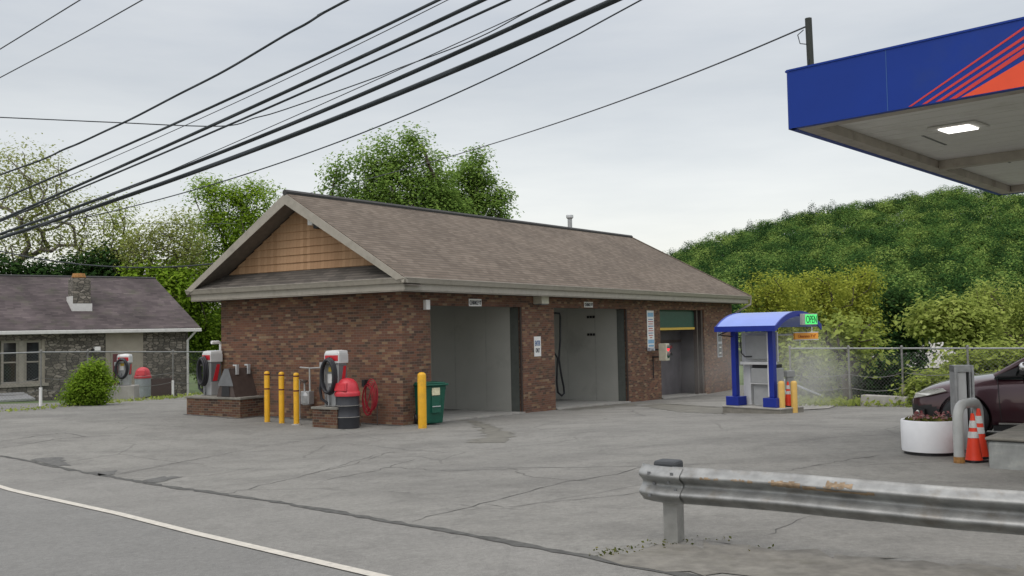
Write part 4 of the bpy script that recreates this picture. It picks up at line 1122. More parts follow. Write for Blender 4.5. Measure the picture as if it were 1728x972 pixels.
b = MB(); b.box(wxb - .12, wxb, .03, .25, ZW0 + .08, ZW1); b.box(wxa, wxb, .03, .24, ZW1 + .002, ZW1 + .10); b.build('window_surround', M['stucco'], sb_)
x0, x1 = sbx(178), sbx(241)
b = MB(); b.box(x0, x1, -.05, .0, .2, EZ - .12); b.build('stucco_panel', M['stucco'], sb_)
b = MB(); x0d, x1d = sbx(186), sbx(218); b.box(x0d, x1d, -.09, -.052, .2, 2.55); dd = b.build('door_frame', M['frame'], sb_)
MB().box(x0d + .08, x1d - .08, -.105, -.092, .2, 2.47).build('door', simple('door_red', (.13, .03, .035), .6), dd)
x0, x1 = sbx(250), sbx(292)
MB().box(x0, x1, -.14, 0, 0, 1.35).build('cellar_hatch', M['brownwall'], sb_)
x = sbx(163); b = MB(); b.box(x - .14, x + .10, -.25, 0, 2.62, 2.80); l = b.build('wall_lamp', M['white'], sb_, bevel=.02)
MB().box(x - .22, x - .14, -.2, 0, 2.60, 2.72).build('lamp_bracket', M['black'], l)
# chimney through the roof slope
yc0 = 1.20; k5 = ray(136, 520); k5 = k5.x / k5.y; xc = (k5 * (SB0.y + 1.4 * c5) - SB0.x + 1.4 * s5) / (c5 - k5 * s5)
ch = MB(); chw = .36
def rz_at(y): return EZ + (y + ov) / (SBD / 2 + ov) * RZ
ch.box(xc - chw, xc + chw, yc0, yc0 + .8, rz_at(yc0) - .2, EZ + RZ - .22)
c1 = ch.build('chimney', M['stone'], sb_)
MB().lathe([(.26, 0), (.30, .06), (.25, .22)], 10, (xc - .02, yc0 + .4, EZ + RZ - .23)).build('chimney_pot', M['rust'], c1)
fl = MB(); fl.box(xc - chw - .05, xc + chw + .05, yc0 - .05, yc0 + .86, rz_at(yc0) - .22, rz_at(yc0) + .30); fl.box(xc - chw - .05, xc - chw - .002, yc0, yc0 + .86, rz_at(yc0) + .3, rz_at(yc0) + .62)
fl.build('flashing', M['trim_white'], c1)
bk = thing('cellar_bulkhead', 'low grey roofed bulkhead on the ground left of the stone building window', 'bulkhead', D(20, 684, 37.2), SBR)
bk.location.z = -.35
b = MB(); b.box(-1.5, .72, 0, 1.2, -.3, .42); b.build('wall', M['grey_dark'], bk); b = MB(); b.prism([(-1.6, -.1, .42), (.80, -.1, .42), (.66, 1.3, .62), (-1.6, 1.3, .62)], (0, 0, .07)); b.build('roof', M['galv'], bk)
b = MB(); [b.box(x, x + .08, -.02, 0, -.3, .42) for x in (-1.3, -.6, .1, .60)]; b.build('stud', M['galv'], bk)

# ================================================================== filling-station canopy
dC = 13.6
c_top, c_bot = D(1325, 122, dC), D(1328, 218, dC)
ZB = c_bot.z; ZTOP = c_top.z
def at_z(px, py, z): r = ray(px, py); t = (z - H) / r.z; return Vector((r.x * t, r.y * t, z))
cf = at_z(1728, 147, ZB); cb2 = at_z(1685, 330, ZB)
fx = (Vector((cf.x, cf.y, 0)) - Vector((c_bot.x, c_bot.y, 0))); fx.normalize()
fy = Vector((-fx.y, fx.x, 0)); dep = (cb2 - c_bot).dot(fy)
CR = math.atan2(fx.y, fx.x); CLEN, FH = 16.0, ZTOP - ZB
cpy = thing('station_canopy', 'flat filling-station canopy with deep blue fascia and orange stripes over the pumps', 'canopy', (c_bot.x, c_bot.y, ZB), CR)
inv = Matrix.Rotation(-CR, 4, 'Z') @ Matrix.Translation(-Vector((c_bot.x, c_bot.y, ZB)))
corner = inv @ cb2                         # the far corner seen in the photograph
sk = corner.x / corner.y
# fascia runs: front, left side, back, with a rounded front corner
b = MB(); th = .10
def fas(x0, x1, y0, y1): b.box(x0, x1, y0, y1, 0, FH)
fas(.06, CLEN, 0, th)
n = 8; rc_ = .10
fas(0, th, .06, dep); fas(0, CLEN, dep - th, dep); fas(CLEN - th, CLEN, th, dep)
b.lathe([(.06, 0), (.06, FH)], 16, (.06, .06, 0))
b.build('fascia', M['fascia_blue'], cpy, smooth=40)
b = MB(); b.box(.11, CLEN - .11, .11, dep - .11, FH - .22, FH - .12); b.build('deck', M['grey_dark'], cpy)
b = MB(); b.box(.02, CLEN, -.012, .0, FH - .0, FH + .025); b.box(-.012, .0, .02, dep, FH, FH + .025); b.build('top_flashing', M['fascia_blue'], cpy)
# soffit pans: sheets with joints
b = MB(); py = .34; zc = .14
while py < dep - .34:
    b.box(.34, CLEN - .34, py + .008, min(py + .40, dep - .34) - .008, zc, zc + .02); py += .40
b.build('soffit_panel', M['soffit_white'], cpy)
b = MB(); b.box(.34, CLEN - .34, .34, dep - .34, zc + .025, zc + .04); b.build('soffit_backing', M['soffit_edge'], cpy)
b = MB()
b.box(.10, CLEN - .1, .10, .335, .005, .03); b.box(.10, .335, .34, dep - .34, .005, .03); b.box(.10, CLEN - .1, dep - .335, dep - .10, .005, .03)
b.box(.30, .335, .34, dep - .34, .03, zc + .02); b.box(.34, CLEN - .34, dep - .335, dep - .30, .03, zc + .02); b.box(.34, CLEN - .34, .30, .335, .03, zc + .02)
b.build('edge_trim', M['soffit_edge'], cpy)
g1 = inv @ at_z(1540, 281, ZB + zc); g2 = inv @ at_z(1728, 250, ZB + zc)
gy = (g1.y + g2.y) / 2
b = MB(); b.box(.34, CLEN - .34, gy - .09, gy + .09, -.02, zc - .002); b.build('soffit_beam', M['soffit_edge'], cpy)
for xj in (1.45, 4.5, 7.5, 10.5, 13.5): MB().box(xj - .004, xj + .004, -.003, -.0005, .004, FH - .003).build('fascia_joint', M['text_blue'], cpy)
for xj, yj in ((.95, 3.3), (1.2, 6.1), (3.4, 6.9), (4.6, 3.6)): MB().box(xj - .02, xj + .02, yj - .55, yj + .55, zc - .006, zc - .001).build('soffit_slot', M['grey_dark'], cpy)
lp = inv @ at_z(1617, 213, ZB + zc)
lt = thing('canopy_light', 'lit square light fitting recessed in the canopy soffit', 'light fitting', (cpy.location + Matrix.Rotation(CR, 3, 'Z') @ Vector((lp.x, lp.y, zc)))[:], CR)
b = MB(); b.box(-.34, .34, -.30, .30, -.035, -.004); b.build('frame', M['soffit_white'], lt, bevel=.01)
b = MB(); b.box(-.22, .22, -.20, .20, -.055, -.036); b.build('lamp_face', emit('lamp_face', (1, .97, .92), 3.2), lt, bevel=.01)
# graphics on the fascia: four stripes and the orange field, as thin sheets of vinyl
def fp_(px, py):
    r = ray(px, py); o = Vector((0, 0, H)); p0 = Vector((c_bot.x, c_bot.y, 0)) - fy * .004
    t = (p0 - o).dot(fy) / r.dot(fy); q = inv @ (o + r * t); return q.x, q.z
def vinyl(name, pts, mat, k=0): MB().prism([(x, -.004 - k, z) for x, z in pts], (0, .002, 0)).build(name, mat, cpy)
zb_, zt2 = .01, FH - .01
def stripe(pa, pb, wa, wb, mat):
    (xa, za), (xb, zb) = fp_(*pa), fp_(*pb)
    dx_, dz_ = xb - xa, zb - za
    # run to the lower edge and to beyond the frame, bending a little upwards as the photograph shows
    t1 = (zt2 - za) / dz_ if dz_ > 0 else 1
    t0 = (zb_ - za) / dz_
    a0 = (xa + dx_ * t0, zb_); a1 = (xa + dx_ * t1, zt2)
    vinyl('stripe', [a0, (a0[0] + wa, zb_), (a1[0] + wb, zt2), a1], mat)
stripe((1533, 180), (1726, 46), .045, .06, M['red_stripe']); stripe((1553, 178), (1726, 62), .06, .085, M['red_stripe'])
stripe((1577, 173), (1726, 74), .075, .11, M['red_stripe']); stripe((1600, 169), (1726, 84), .09, .15, M['red_stripe'])
(xa, za), (xb, zb2) = fp_(1622, 166), fp_(1726, 98)
s_ = (zb2 - za) / (xb - xa); x_t = xa + (zt2 - zb_) / s_
vinyl('orange_field', [(xa, zb_), (xa + 5.0, zb_), (xa + 5.0, zt2), (x_t + .25, zt2)], M['orange'])
# supporting columns under the canopy, beyond the picture edge
for yc in (dep * .5,):
    for xc_ in (7.5, 13.0):
        MB().box(xc_ - .18, xc_ + .18, yc - .18, yc + .18, -ZB - 1.0, -.025).build('column', M['soffit_white'], cpy, bevel=.02)
for ch_ in cpy.children:
    for v_ in ch_.data.vertices: v_.co.x += sk * v_.co.y
# post for the service wire on the canopy corner
pp0, pp1 = D(1369, 112, dC + .75), D(1364, 31, dC + .75)
mp = thing('service_mast', 'thin dark mast on the canopy corner holding a service wire', 'mast', (pp0.x, pp0.y, ZTOP - .24))
top_ = pp1 - mp.location
b = MB(); b.tube([(0, 0, 0), top_], .052, 8); b.build('pole', simple('mast_dark', (.03, .035, .03), .7), mp, smooth=50)
b = MB(); b.tube([top_ * .86 + Vector((-.08, 0, 0)), top_ * .80 + Vector((-.17, 0, 0)), top_ * .72 + Vector((-.14, 0, -.03)), top_ * .70 + Vector((-.02, 0, -.02))], .008, 5)
b.tube([top_ * .5 + Vector((-.04, -.05, 0)), top_ * .3 + Vector((-.09, -.05, 0)), (-.05, -.05, .1)], .008, 5); b.build('wire_loop', M['cable'], mp)

# ================================================================== things by the pumps
p = G(1570, 765); r_ = 45 / F * p.y
pl = thing('planter', 'large round white planter with pink flowers by the pump island', 'planter', p)
hh = 57 / F * p.y
b = MB(); b.lathe([(r_ * .90, 0), (r_ * .90, .05)], 36); b.build('foot', M['black'], pl)
b = MB(); b.lathe([(r_ * .975, .05), (r_ * .99, .08), (r_ * 1.0, hh * .5), (r_, hh - .02), (r_ * .97, hh), (r_ * .90, hh - .01), (r_ * .88, hh - .12), (.01, hh - .12)], 40); b.build('tub', M['white_paint'], pl, smooth=45)
b = MB(); b.lathe([(r_ * .87, hh - .09), (.01, hh - .06)], 20, cap=False); b.build('soil', M['dirt'], pl)
a = rng.random(420) * 2 * math.pi; rr = np.sqrt(rng.random(420)) * r_ * .86
pts = np.stack([rr * np.cos(a), rr * np.sin(a), hh - .07 + rng.random(420) * .08], 1); leaf_mesh('foliage', pts, (0, 0, 0), .07, M['weed'], pl)
fcx = rng.random(15) * 2 * math.pi; fr2 = np.sqrt(rng.random(15)) * r_ * .8
pts = np.concatenate([np.array([q * math.cos(w_), q * math.sin(w_), hh + .0 + .07 * rng.random()]) + rng.normal(0, .025, (9, 3)) for q, w_ in zip(fr2, fcx)]); leaf_mesh('blossom', pts, (0, 0, 0), .05, M['flower'], pl)

p = G(1619, 781)
hp = thing('steel_hoop', 'grey steel hoop guard with rusty feet in front of the pump island', 'hoop guard', p)
q2 = Vector((.66, .75, 0)); hz = 104 / F * p.y; rh = .072
pts = [Vector((0, 0, -.1)), Vector((0, 0, hz * .62))]
for k in range(1, 7):
    a_ = k / 7 * math.pi / 2; pts.append(q2 * (.28 * (1 - math.cos(a_))) + Vector((0, 0, hz * .68 + (hz * .32 - rh) * math.sin(a_))))
pts.append(q2 * .5 + Vector((0, 0, hz - rh)))
for k in range(1, 7):
    a_ = k / 7 * math.pi / 2; pts.append(q2 * (.72 + .28 * math.sin(a_)) + Vector((0, 0, hz * .68 + (hz * .32 - rh) * math.cos(a_))))
pts += [q2 + Vector((0, 0, hz * .62)), q2 + Vector((0, 0, -.1))]
MB().tube(pts, rh, 14).build('hoop', M['grey_paint'], hp, smooth=60)
for q in (Vector((0, 0, 0)), q2):
    MB().lathe([(rh * 1.08, -.02), (rh * 1.06, .09)], 14, q, cap=False).build('rusty_foot', M['rust'], hp, smooth=50)

PD = G(1570, 765).y + .35
a, c = D(1607, 617, PD), D(1638, 617, PD)
gpz = gz(a.x, PD)
ps = thing('metal_pedestal', 'tall grey metal pedestal with recessed pale panel behind the white planter', 'pedestal', ((a.x + c.x) / 2, PD, gpz), -.12)
wv, hv = (c.x - a.x), a.z - gpz
b = MB(); x = wv / 2
b.box(-x, -x + .03, -.12, .14, 0, hv); b.box(x - .035, x, -.12, .14, 0, hv); b.box(-x, x, -.10, .14, hv - .10, hv + .004); b.box(-x + .04, -x + .055, -.10, .10, 0, hv - .1); b.box(x - .065, x - .045, -.10, .10, 0, hv - .1)
b.build('frame', M['galv'], ps)
MB().box(-x + .055, x - .10, -.05, .0, 0, hv - .11).build('panel', M['cabinet_light'], ps)
MB().box(-x + .03, x - .035, .10, .13, 0, hv - .1).build('back_plate', M['grey_dark'], ps)
# concrete pump island (its near-left corner)
p = G(1668, 790); p2_ = G(1730, 792)
io = thing('pump_island', 'raised concrete pump island with chipped top at the right edge', 'kerb island', p, CR + .10)
b = MB(); b.box(0, 6.0, 0, 2.4, -.3, .38); b.build('kerb', M['concrete_grey'], io, bevel=.05)
b = MB(); b.box(-.03, 6.0, -.03, 2.43, .385, .43); b.build('top', M['slab'], io, bevel=.02)
b = MB(); b.poly([(.55, .75, .46), (1.5, .6, .46), (1.7, 1.5, .46), (.9, 1.5, .46)]); b.prism([(.50, .75, .432), (1.5, .6, .432), (1.7, 1.5, .432), (.9, 1.5, .432)], (0, 0, .06)); b.build('base_plate', M['white_paint'], io)

# ------------------------------------------------------------------ guardrail
g0 = G(1137, 915)
q0 = D(1089, 810, g0.y + .02); gd_ = g0.y
# the beam's right end: same height above the ground, found where its lower edge meets the picture edge
zbot = D(1140, 846, gd_).z
pr_ = at_z(1728, 897, zbot)
dv = (pr_ - D(1140, 846, gd_)); dv.z = 0; dv.normalize()
GRR = math.atan2(dv.y, dv.x)
gr = thing('guardrail', 'weathered galvanised W-beam guardrail with bent end plate in the right foreground', 'guardrail', g0, GRR)
zb0 = zbot - g0.z; bh = D(1160, 787, gd_).z - D(1160, 848, gd_).z
prof = []
for k in range(25):
    t = k / 24; z = zb0 + bh * t
    y = -.042 * math.cos(t * 4 * math.pi) ; y = .045 + .045 * math.cos(4 * math.pi * t) if 1 else 0
    prof.append((-.10 - (.09 - y), z))
def beam(x0, x1, off, nseg, fn=None, zoff=lambda x: 0):
    m = MB(); rows = []
    for i in range(nseg + 1):
        x = x0 + (x1 - x0) * i / nseg
        rows.append([Vector((x, y + off + (fn(x) if fn else 0), z + zoff(x))) for y, z in prof])
    for th_ in (0, .006):
        base = len(m.v)
        m.v += [p + Vector((0, th_, 0)) for r__ in rows for p in r__]
        n = len(prof)
        for i in range(nseg):
            for k in range(n - 1):
                q = [base + i * n + k, base + (i + 1) * n + k, base + (i + 1) * n + k + 1, base + i * n + k + 1]
                m.f.append(q if th_ == 0 else q[::-1]); m.m.append(0)
    return m
dent = lambda x: .012 * math.sin(x * 2.3) + .006 * math.sin(x * 7.1)
beam(.05, 11.5, 0, 60, dent, lambda x: .010 * math.sin(x * 1.7)).build('beam', M['rail'], gr, smooth=50, recalc=False)
bend = lambda x: max(0, (.0 - x)) ** 2 * 1.1
ew = beam(-.30, .16, -.012, 8, bend, lambda x: .02 * (x < 0) * -x); ew.build('end_plate', M['rail'], gr, smooth=50, recalc=False)
for x, t in ((-.16, .82), (-.15, .22), (.08, .84), (.03, .60), (-.14, .52), (.10, .40)):
    z = zb0 + bh * t; y = -.10 - (.09 - (.045 + .045 * math.cos(4 * math.pi * t))) - .016
    MB().box(x - .014, x + .014, y - .012 + bend(x), y + bend(x), z - .014, z + .014).build('bolt', M['grey_dark'], gr)
def rail_y(t): return -.10 - (.09 - (.045 + .045 * math.cos(4 * math.pi * t)))
def rust_patch(x0, x1, t0, t1):
    rs = MB(); n = 10
    for i in range(n):
        xa_, xb_ = x0 + (x1 - x0) * i / n, x0 + (x1 - x0) * (i + 1) / n
        ta, tb = t0 + .03 * rng.random(), t1 - .05 * rng.random()
        ts = np.linspace(ta, tb, 4)
        for u_, w_ in zip(ts[:-1], ts[1:]):
            rs.quad((xa_, rail_y(u_) - .004 + dent(xa_), zb0 + bh * u_ + .010 * math.sin(xa_ * 1.7)), (xb_, rail_y(u_) - .004 + dent(xb_), zb0 + bh * u_ + .010 * math.sin(xb_ * 1.7)),
                    (xb_, rail_y(w_) - .004 + dent(xb_), zb0 + bh * w_ + .010 * math.sin(xb_ * 1.7)), (xa_, rail_y(w_) - .004 + dent(xa_), zb0 + bh * w_ + .010 * math.sin(xa_ * 1.7)))
    rs.build('rust_stain', M['rail_rust'], gr, recalc=False)
rust_patch(1.02, 1.28, .66, .84); rust_patch(1.30, 1.9, .64, .76); rust_patch(1.5, 1.72, .78, .92)
for k in range(9):
    x = .3 + rng.random() * 1.4; rust_patch(x, x + .03 + .10 * rng.random(), .70 + .06 * rng.random(), .80)
for x in (0, 4.6, 7.1, 9.6):
    c = gr.matrix_basis @ Vector((x, 0, 0)); dz = gz(c.x, c.y) - g0.z
    b = MB(); zt3 = zb0 + bh - .06
    b.box(x - .075, x + .075, -.035, -.027, dz - .3, zt3); b.box(x - .075, x + .075, .107, .115, dz - .3, zt3); b.box(x - .004, x + .004, -.027, .107, dz - .3, zt3)
    if x == 0:
        b = MB(); b.box(x - .085, x + .05, -.035, -.027, dz - .3, zt3); b.box(x + .05, x + .058, -.035, .12, dz - .3, zt3); b.box(x - .085, x + .05, .112, .12, dz - .3, zt3)
    b.build('post', M['rail_post'], gr)
bb = MB(); bb.add([], []); 
b = MB(); b.box(-.20, .04, .0, .20, zb0 + bh - .06, zb0 + bh + .035); b.build('spacer_block', simple('block_dark', (.05, .055, .06), .8), gr, bevel=.03)
# weeds at the foot of the guardrail
pw = G(1035, 935); wd = []
for px, py, n_, s_ in ((1035, 934, 34, .09), (1070, 926, 14, .14), (1120, 918, 16, .08), (1160, 916, 10, .08), (1215, 912, 8, .12), (1290, 926, 6, .1), (1010, 940, 8, .07)):
    c = G(px, py); wd.append(np.array(c) + np.stack([rng.normal(0, s_, n_), rng.normal(0, s_ * .7, n_), np.abs(rng.normal(.012, .02, n_))], 1))
tag(leaf_mesh('weeds', np.concatenate(wd), (0, 0, -5), .028, M['weed']), kind='stuff')

# ================================================================== the dark maroon car
cpt = G(1629, 745); csc = 104 * cpt.y / F
car_paint, nt, b_ = new_mat('maroon_paint'); b_.inputs['Base Color'].default_value = (.055, .018, .026, 1); b_.inputs['Metallic'].default_value = .35; b_.inputs['Roughness'].default_value = .30
b_.inputs['Coat Weight'].default_value = .8; b_.inputs['Coat Roughness'].default_value = .05
trim_b = simple('car_trim_black', (.012, .012, .013), .5); car_glass = simple('car_glass', (.02, .026, .026), .04, spec=1.0, var=.05)
lens = simple('headlight_lens', (.66, .66, .62), .08, .3, var=.1); chrome = simple('chrome', (.62, .62, .62), .15, .9, var=.02); interior = simple('car_interior', (.09, .09, .085), .8)
XF = .90
car = thing('parked_car', 'dark maroon crossover car standing behind the planter and pedestal, nose to the left', 'car', cpt, KR)
car.scale = (csc,) * 3
YO = .95                                            # near side (y = -.95) sits on the contact point
def cy_(y): return y + YO
ST = [(.0, .40, .58, .64, .40), (.07, .27, .68, .73, .66), (.25, .21, .79, .86, .84), (.55, .20, .87, .96, .92), (.95, .20, .93, 1.03, .945), (1.3, .20, .97, 1.08, .95), (1.6, .20, 1.0, 1.11, .95),
      (2.1, .20, 1.02, 1.09, .95), (2.9, .20, 1.05, 1.10, .95), (3.6, .20, 1.08, 1.12, .95), (4.2, .22, 1.11, 1.14, .93), (4.6, .28, 1.10, 1.12, .86), (4.76, .45, .98, 1.0, .74)]
m = MB(); rows = []
for x, zb, zs2, zt4, wd_ in ST:
    zm = zb + (zs2 - zb) * .42
    half = [(0, zb), (wd_ * .80, zb), (wd_ * .955, zb + .05), (wd_ * .985, zm - .08), (wd_, zm + .02), (wd_ * .985, zm + (zs2 - zm) * .55), (wd_ * .945, zs2), (wd_ * .80, zs2 + (zt4 - zs2) * .55), (wd_ * .45, zt4 - .008), (0, zt4)]
    rows.append(half + [(-y, z) for y, z in half[-2:0:-1]])
n = len(rows[0])
m.v = [Vector((x[0] - XF, cy_(-y), z)) for x, r in zip(ST, rows) for y, z in r]
for i in range(len(rows) - 1):
    for k in range(n): m.f.append([i * n + k, i * n + (k + 1) % n, (i + 1) * n + (k + 1) % n, (i + 1) * n + k]); m.m.append(0)
m.f.append(list(range(n))[::-1]); m.f.append([(len(rows) - 1) * n + k for k in range(n)]); m.m += [0, 0]
body = m.build('body', car_paint, car)
sbs = body.modifiers.new('s', 'SUBSURF'); sbs.levels = 2; sbs.render_levels = 2
WX = (0.0, 2.82)
cut = MB()
for wx in WX:
    for sgn in (-1, 1):
        pts = [(wx + .405 * math.cos(a), cy_(sgn * .70), .365 + .42 * math.sin(a)) for a in np.linspace(0, 2 * math.pi, 33)[:-1]]
        cut.prism(pts, (0, sgn * .5, 0))
co = cut.build('wheel_cutter', car_paint, car)
bo = body.modifiers.new('b', 'BOOLEAN'); bo.object = co; bo.operation = 'DIFFERENCE'; bo.solver = 'EXACT'
dg = bpy.context.evaluated_depsgraph_get(); me = bpy.data.meshes.new_from_object(body.evaluated_get(dg))
body.modifiers.clear(); body.data = me; bpy.data.objects.remove(co)
me.polygons.foreach_set('use_smooth', [True] * len(me.polygons)); me.set_sharp_from_angle(angle=R(38))
me.materials.append(trim_b)
for p5 in me.polygons:
    c5 = p5.center
    if (c5.x < -.40 and c5.z < .56) or c5.z < .27: p5.material_index = 1
# greenhouse
def gh(name, mat, inset, zoff, xs0):
    g_ = MB(); R_ = [(1.35, 1.06, .80, .0), (1.75, 1.30, .77, 0), (2.25, 1.56, .70, 0), (2.7, 1.655, .67, 0), (3.4, 1.66, .66, 0), (3.95, 1.60, .66, 0), (4.35, 1.38, .70, 0), (4.62, 1.12, .74, 0)]
    rows = []
    for x, z, w_, _ in R_:
        zb5 = 1.0
        wb = .90 - inset
        rows.append([(wb, min(zb5, z - .03)), (wb - (wb - w_) * .5, zb5 + (z - zb5) * .5), (w_ - inset, z - .02), (w_ * .5, z + .012 + zoff), (0, z + .018 + zoff), (-w_ * .5, z + .012 + zoff), (-(w_ - inset), z - .02), (-(wb - (wb - w_) * .5), zb5 + (z - zb5) * .5), (-wb, min(zb5, z - .03))])
    n = 9
    g_.v = [Vector((r[0] - XF, cy_(-y), z)) for r, q in zip(R_, rows) for y, z in q]
    for i in range(len(rows) - 1):
        for k in range(n - 1): g_.f.append([i * n + k, i * n + k + 1, (i + 1) * n + k + 1, (i + 1) * n + k]); g_.m.append(0)
    return g_, R_, rows
g_, R_, rows = gh('glass', car_glass, 0, 0, 0)
o = g_.build('window_glass', car_glass, car, smooth=50)
# painted roof, pillars and belt moulding over the glass, both sides
rfm = MB()
def gp(i, k, off=.012):
    x, q = R_[i], rows[i]; y, z = q[k]
    v_ = Vector((x[0] - XF, cy_(-y), z)); s = -1 if k < 4 else (1 if k > 4 else 0)
    return v_ + Vector((0, s * off * (0 if 3 <= k <= 5 else 1), off * (1 if 2 <= k <= 6 else .4)))
for i in range(2, 5):
    for k in range(2, 6): rfm.quad(gp(i, k), gp(i, k + 1), gp(i + 1, k + 1), gp(i + 1, k))
rfm.build('roof_panel', car_paint, car, smooth=50, recalc=False)
plr = MB()
for side in (0, 1):
    kk = (lambda k: k) if side == 0 else (lambda k: 8 - k)
    A_ = [gp(0, kk(2)), gp(1, kk(2)), gp(2, kk(2))]; plr.tube([p + Vector((0, 0, -.01)) for p in A_] , .045, 6)
    plr.tube([gp(2, kk(2)), gp(3, kk(2)), gp(4, kk(2)), gp(5, kk(2)), gp(6, kk(2)), gp(7, kk(2))], .04, 6)
    plr.tube([gp(3, kk(0)), gp(3, kk(1)), gp(3, kk(2))], .045, 6); plr.tube([gp(5, kk(0)), gp(5, kk(1)), gp(5, kk(2))], .07, 6)
plr.build('pillar', car_paint, car, smooth=60)
b = MB()
for s in (-1, 1): b.tube([(1.40 - XF, cy_(s * .905), 1.035), (2.4 - XF, cy_(s * .91), 1.075), (4.3 - XF, cy_(s * .88), 1.13)], .014, 6)
b.build('belt_moulding', trim_b, car)
for s in (-1, 1):
    b = MB(); b.prism([(1.36 - XF, cy_(s * .895), 1.05), (1.66 - XF, cy_(s * .90), 1.06), (1.70 - XF, cy_(s * .865), 1.20)], (0, s * .012, 0)); b.build('quarter_pane', trim_b, car)
    b = MB(); b.lathe([(.02, -.11), (.085, -.09), (.105, 0), (.10, .07), (.03, .11)], 14); b.v = [Vector((p.x * .75 + 1.80 - XF, cy_(s * 1.05) + p.z * .95, p.y * .82 + 1.20)) for p in b.v]; mi_ = b.build('mirror', chrome, car, smooth=60)
    b = MB(); b.tube([(1.76 - XF, cy_(s * .90), 1.10), (1.79 - XF, cy_(s * 1.0), 1.13)], .035, 6); b.box(1.74 - XF, 1.88 - XF, cy_(s * 1.05) - .09, cy_(s * 1.05) + .09, 1.09, 1.15); b.build('mirror_base', trim_b, mi_)
    b = MB(); pts = [(.11, .68, .66), (.36, .885, .72), (.66, .932, .80), (.60, .925, .845), (.36, .875, .82), (.14, .70, .75)]
    b.prism([(x - XF, cy_(s * y), z) for x, y, z in pts], (-.012, s * .028, .006)); b.build('headlight', lens, car, bevel=.006)
    b = MB(); b.prism([(x - XF, cy_(s * y), z) for x, y, z in [(.10, .70, .36), (.30, .865, .36), (.30, .87, .50), (.09, .69, .50)]], (-.012, s * .02, 0)); b.build('bumper_grille', trim_b, car)
    b = MB(); b.lathe([(.045, 0), (.03, .02)], 12); b.v = [Vector((p.x * .8 + .17 - XF, cy_(s * (.80 + p.z)), p.y + .43)) for p in b.v]; b.build('fog_lamp', lens, car)
    for x0, x1 in ((1.42, 2.50), (2.52, 3.45)):
        b = MB(); b.tube([(x0 - XF + .02, cy_(s * .952), .34), (x0 - XF, cy_(s * .955), .62), (x0 - XF - .02, cy_(s * .912), 1.0)], .006, 4); dl2 = b.build('door_seam', trim_b, car)
        MB().box(x1 - .28 - XF, x1 - .10 - XF, cy_(s * .965) - .012, cy_(s * .965) + .012, .86, .89).build('door_handle', chrome, car, bevel=.006)
    b = MB(); b.tube([(.5 - 0, cy_(s * .965), .30), (2.35, cy_(s * .965), .32)], .020, 6); b.build('sill_strip', chrome, car)
    b = MB(); b.box(.42, 2.40, cy_(s * .95) - .03, cy_(s * .95) + .03, .19, .27); b.build('sill', trim_b, car)
b = MB(); b.box(-.905, -.87, cy_(-.34), cy_(.34), .44, .62); b.build('grille', trim_b, car, bevel=.02)
for wx in WX:
    for sgn in (-1, 1):
        tv_ = MB(); tv_.lathe([(.20, -.11), (.31, -.11), (.355, -.08), (.365, 0), (.355, .08), (.31, .11), (.20, .11)], 32)
        tv_.v = [Vector((wx + p.x, cy_(sgn * .82) + p.z, .365 + p.y)) for p in tv_.v]
        wh = bpy.data.objects.new('wheel', None); link(wh, car); wh.empty_display_size = .1
        tv_.build('tyre', M['black'], wh, smooth=40)
        rm = MB(); rm.lathe([(.235, 0), (.245, .03), (.235, .04)], 28, cap=False); rm.lathe([(.05, .02), (.05, .05), (.01, .055)], 14)
        for k in range(10):
            a = k / 10 * 2 * math.pi; c_, s__ = math.cos(a), math.sin(a)
            rm.prism([(.04 * c_ - .025 * s__, .04 * s__ + .025 * c_, .02), (.04 * c_ + .025 * s__, .04 * s__ - .025 * c_, .02), (.238 * c_ + .02 * s__, .238 * s__ - .02 * c_, .035), (.238 * c_ - .02 * s__, .238 * s__ + .02 * c_, .035)], (0, 0, .015))
        rm.v = [Vector((wx + p.x, cy_(sgn * (.82 + .04 + p.z)), .365 + p.y)) for p in rm.v]; rm.build('rim', M['steel'], wh)
        aw = MB(); aw.prism([(wx + .42 * math.cos(a), cy_(sgn * .69), .365 + .42 * math.sin(a)) for a in np.linspace(-.5, math.pi + .5, 20)], (0, sgn * .006, 0)); aw.build('arch_liner', trim_b, wh)

# ================================================================== overhead wires
Rd = Vector((-.755, .656, 0))                       # the street's run
def wire(px, P0, dirv, r, name, label, mat='cable', ext=(0, 0)):
    """picture points cast onto the upright plane through P0 along dirv: the wire hangs in that plane"""
    nrm = Vector((-dirv.y, dirv.x, 0)); o = Vector((0, 0, H)); pts = []
    if 4 <= len(px) <= 8:
        cf_ = np.polyfit([q[0] for q in px], [q[1] for q in px], 2); x_ = np.linspace(px[0][0], px[-1][0], 9); px = [(float(q), float(np.polyval(cf_, q))) for q in x_]
    for x, y in px:
        rr_ = ray(x, y); t = (P0 - o).dot(nrm) / rr_.dot(nrm); pts.append(o + rr_ * t)
    if ext[0]: d = (pts[0] - pts[1]).normalized(); pts.insert(0, pts[0] + d * ext[0])
    if ext[1]: d = (pts[-1] - pts[-2]).normalized(); pts.append(pts[-1] + d * ext[1])
    # smooth the traced points into one hanging curve
    out = []
    Q = [pts[0]] + pts + [pts[-1]]
    for i in range(1, len(Q) - 2):
        a, b, c, d = Q[i - 1:i + 3]
        for k in range(6):
            t = k / 6; out.append(.5 * ((2 * b) + (c - a) * t + (2 * a - 5 * b + 4 * c - d) * t * t + (3 * b - a - 3 * c + d) * t ** 3))
    out.append(pts[-1])
    base = out[0]
    ob = MB().tube([p - base for p in out], r, 6).build(name, M[mat], None, smooth=60, at=base)
    return tag(ob, label, 'cable', 'overhead wires')
PL = Vector((1.4, 13.0, 0))
off = Vector((.656, .755, 0))
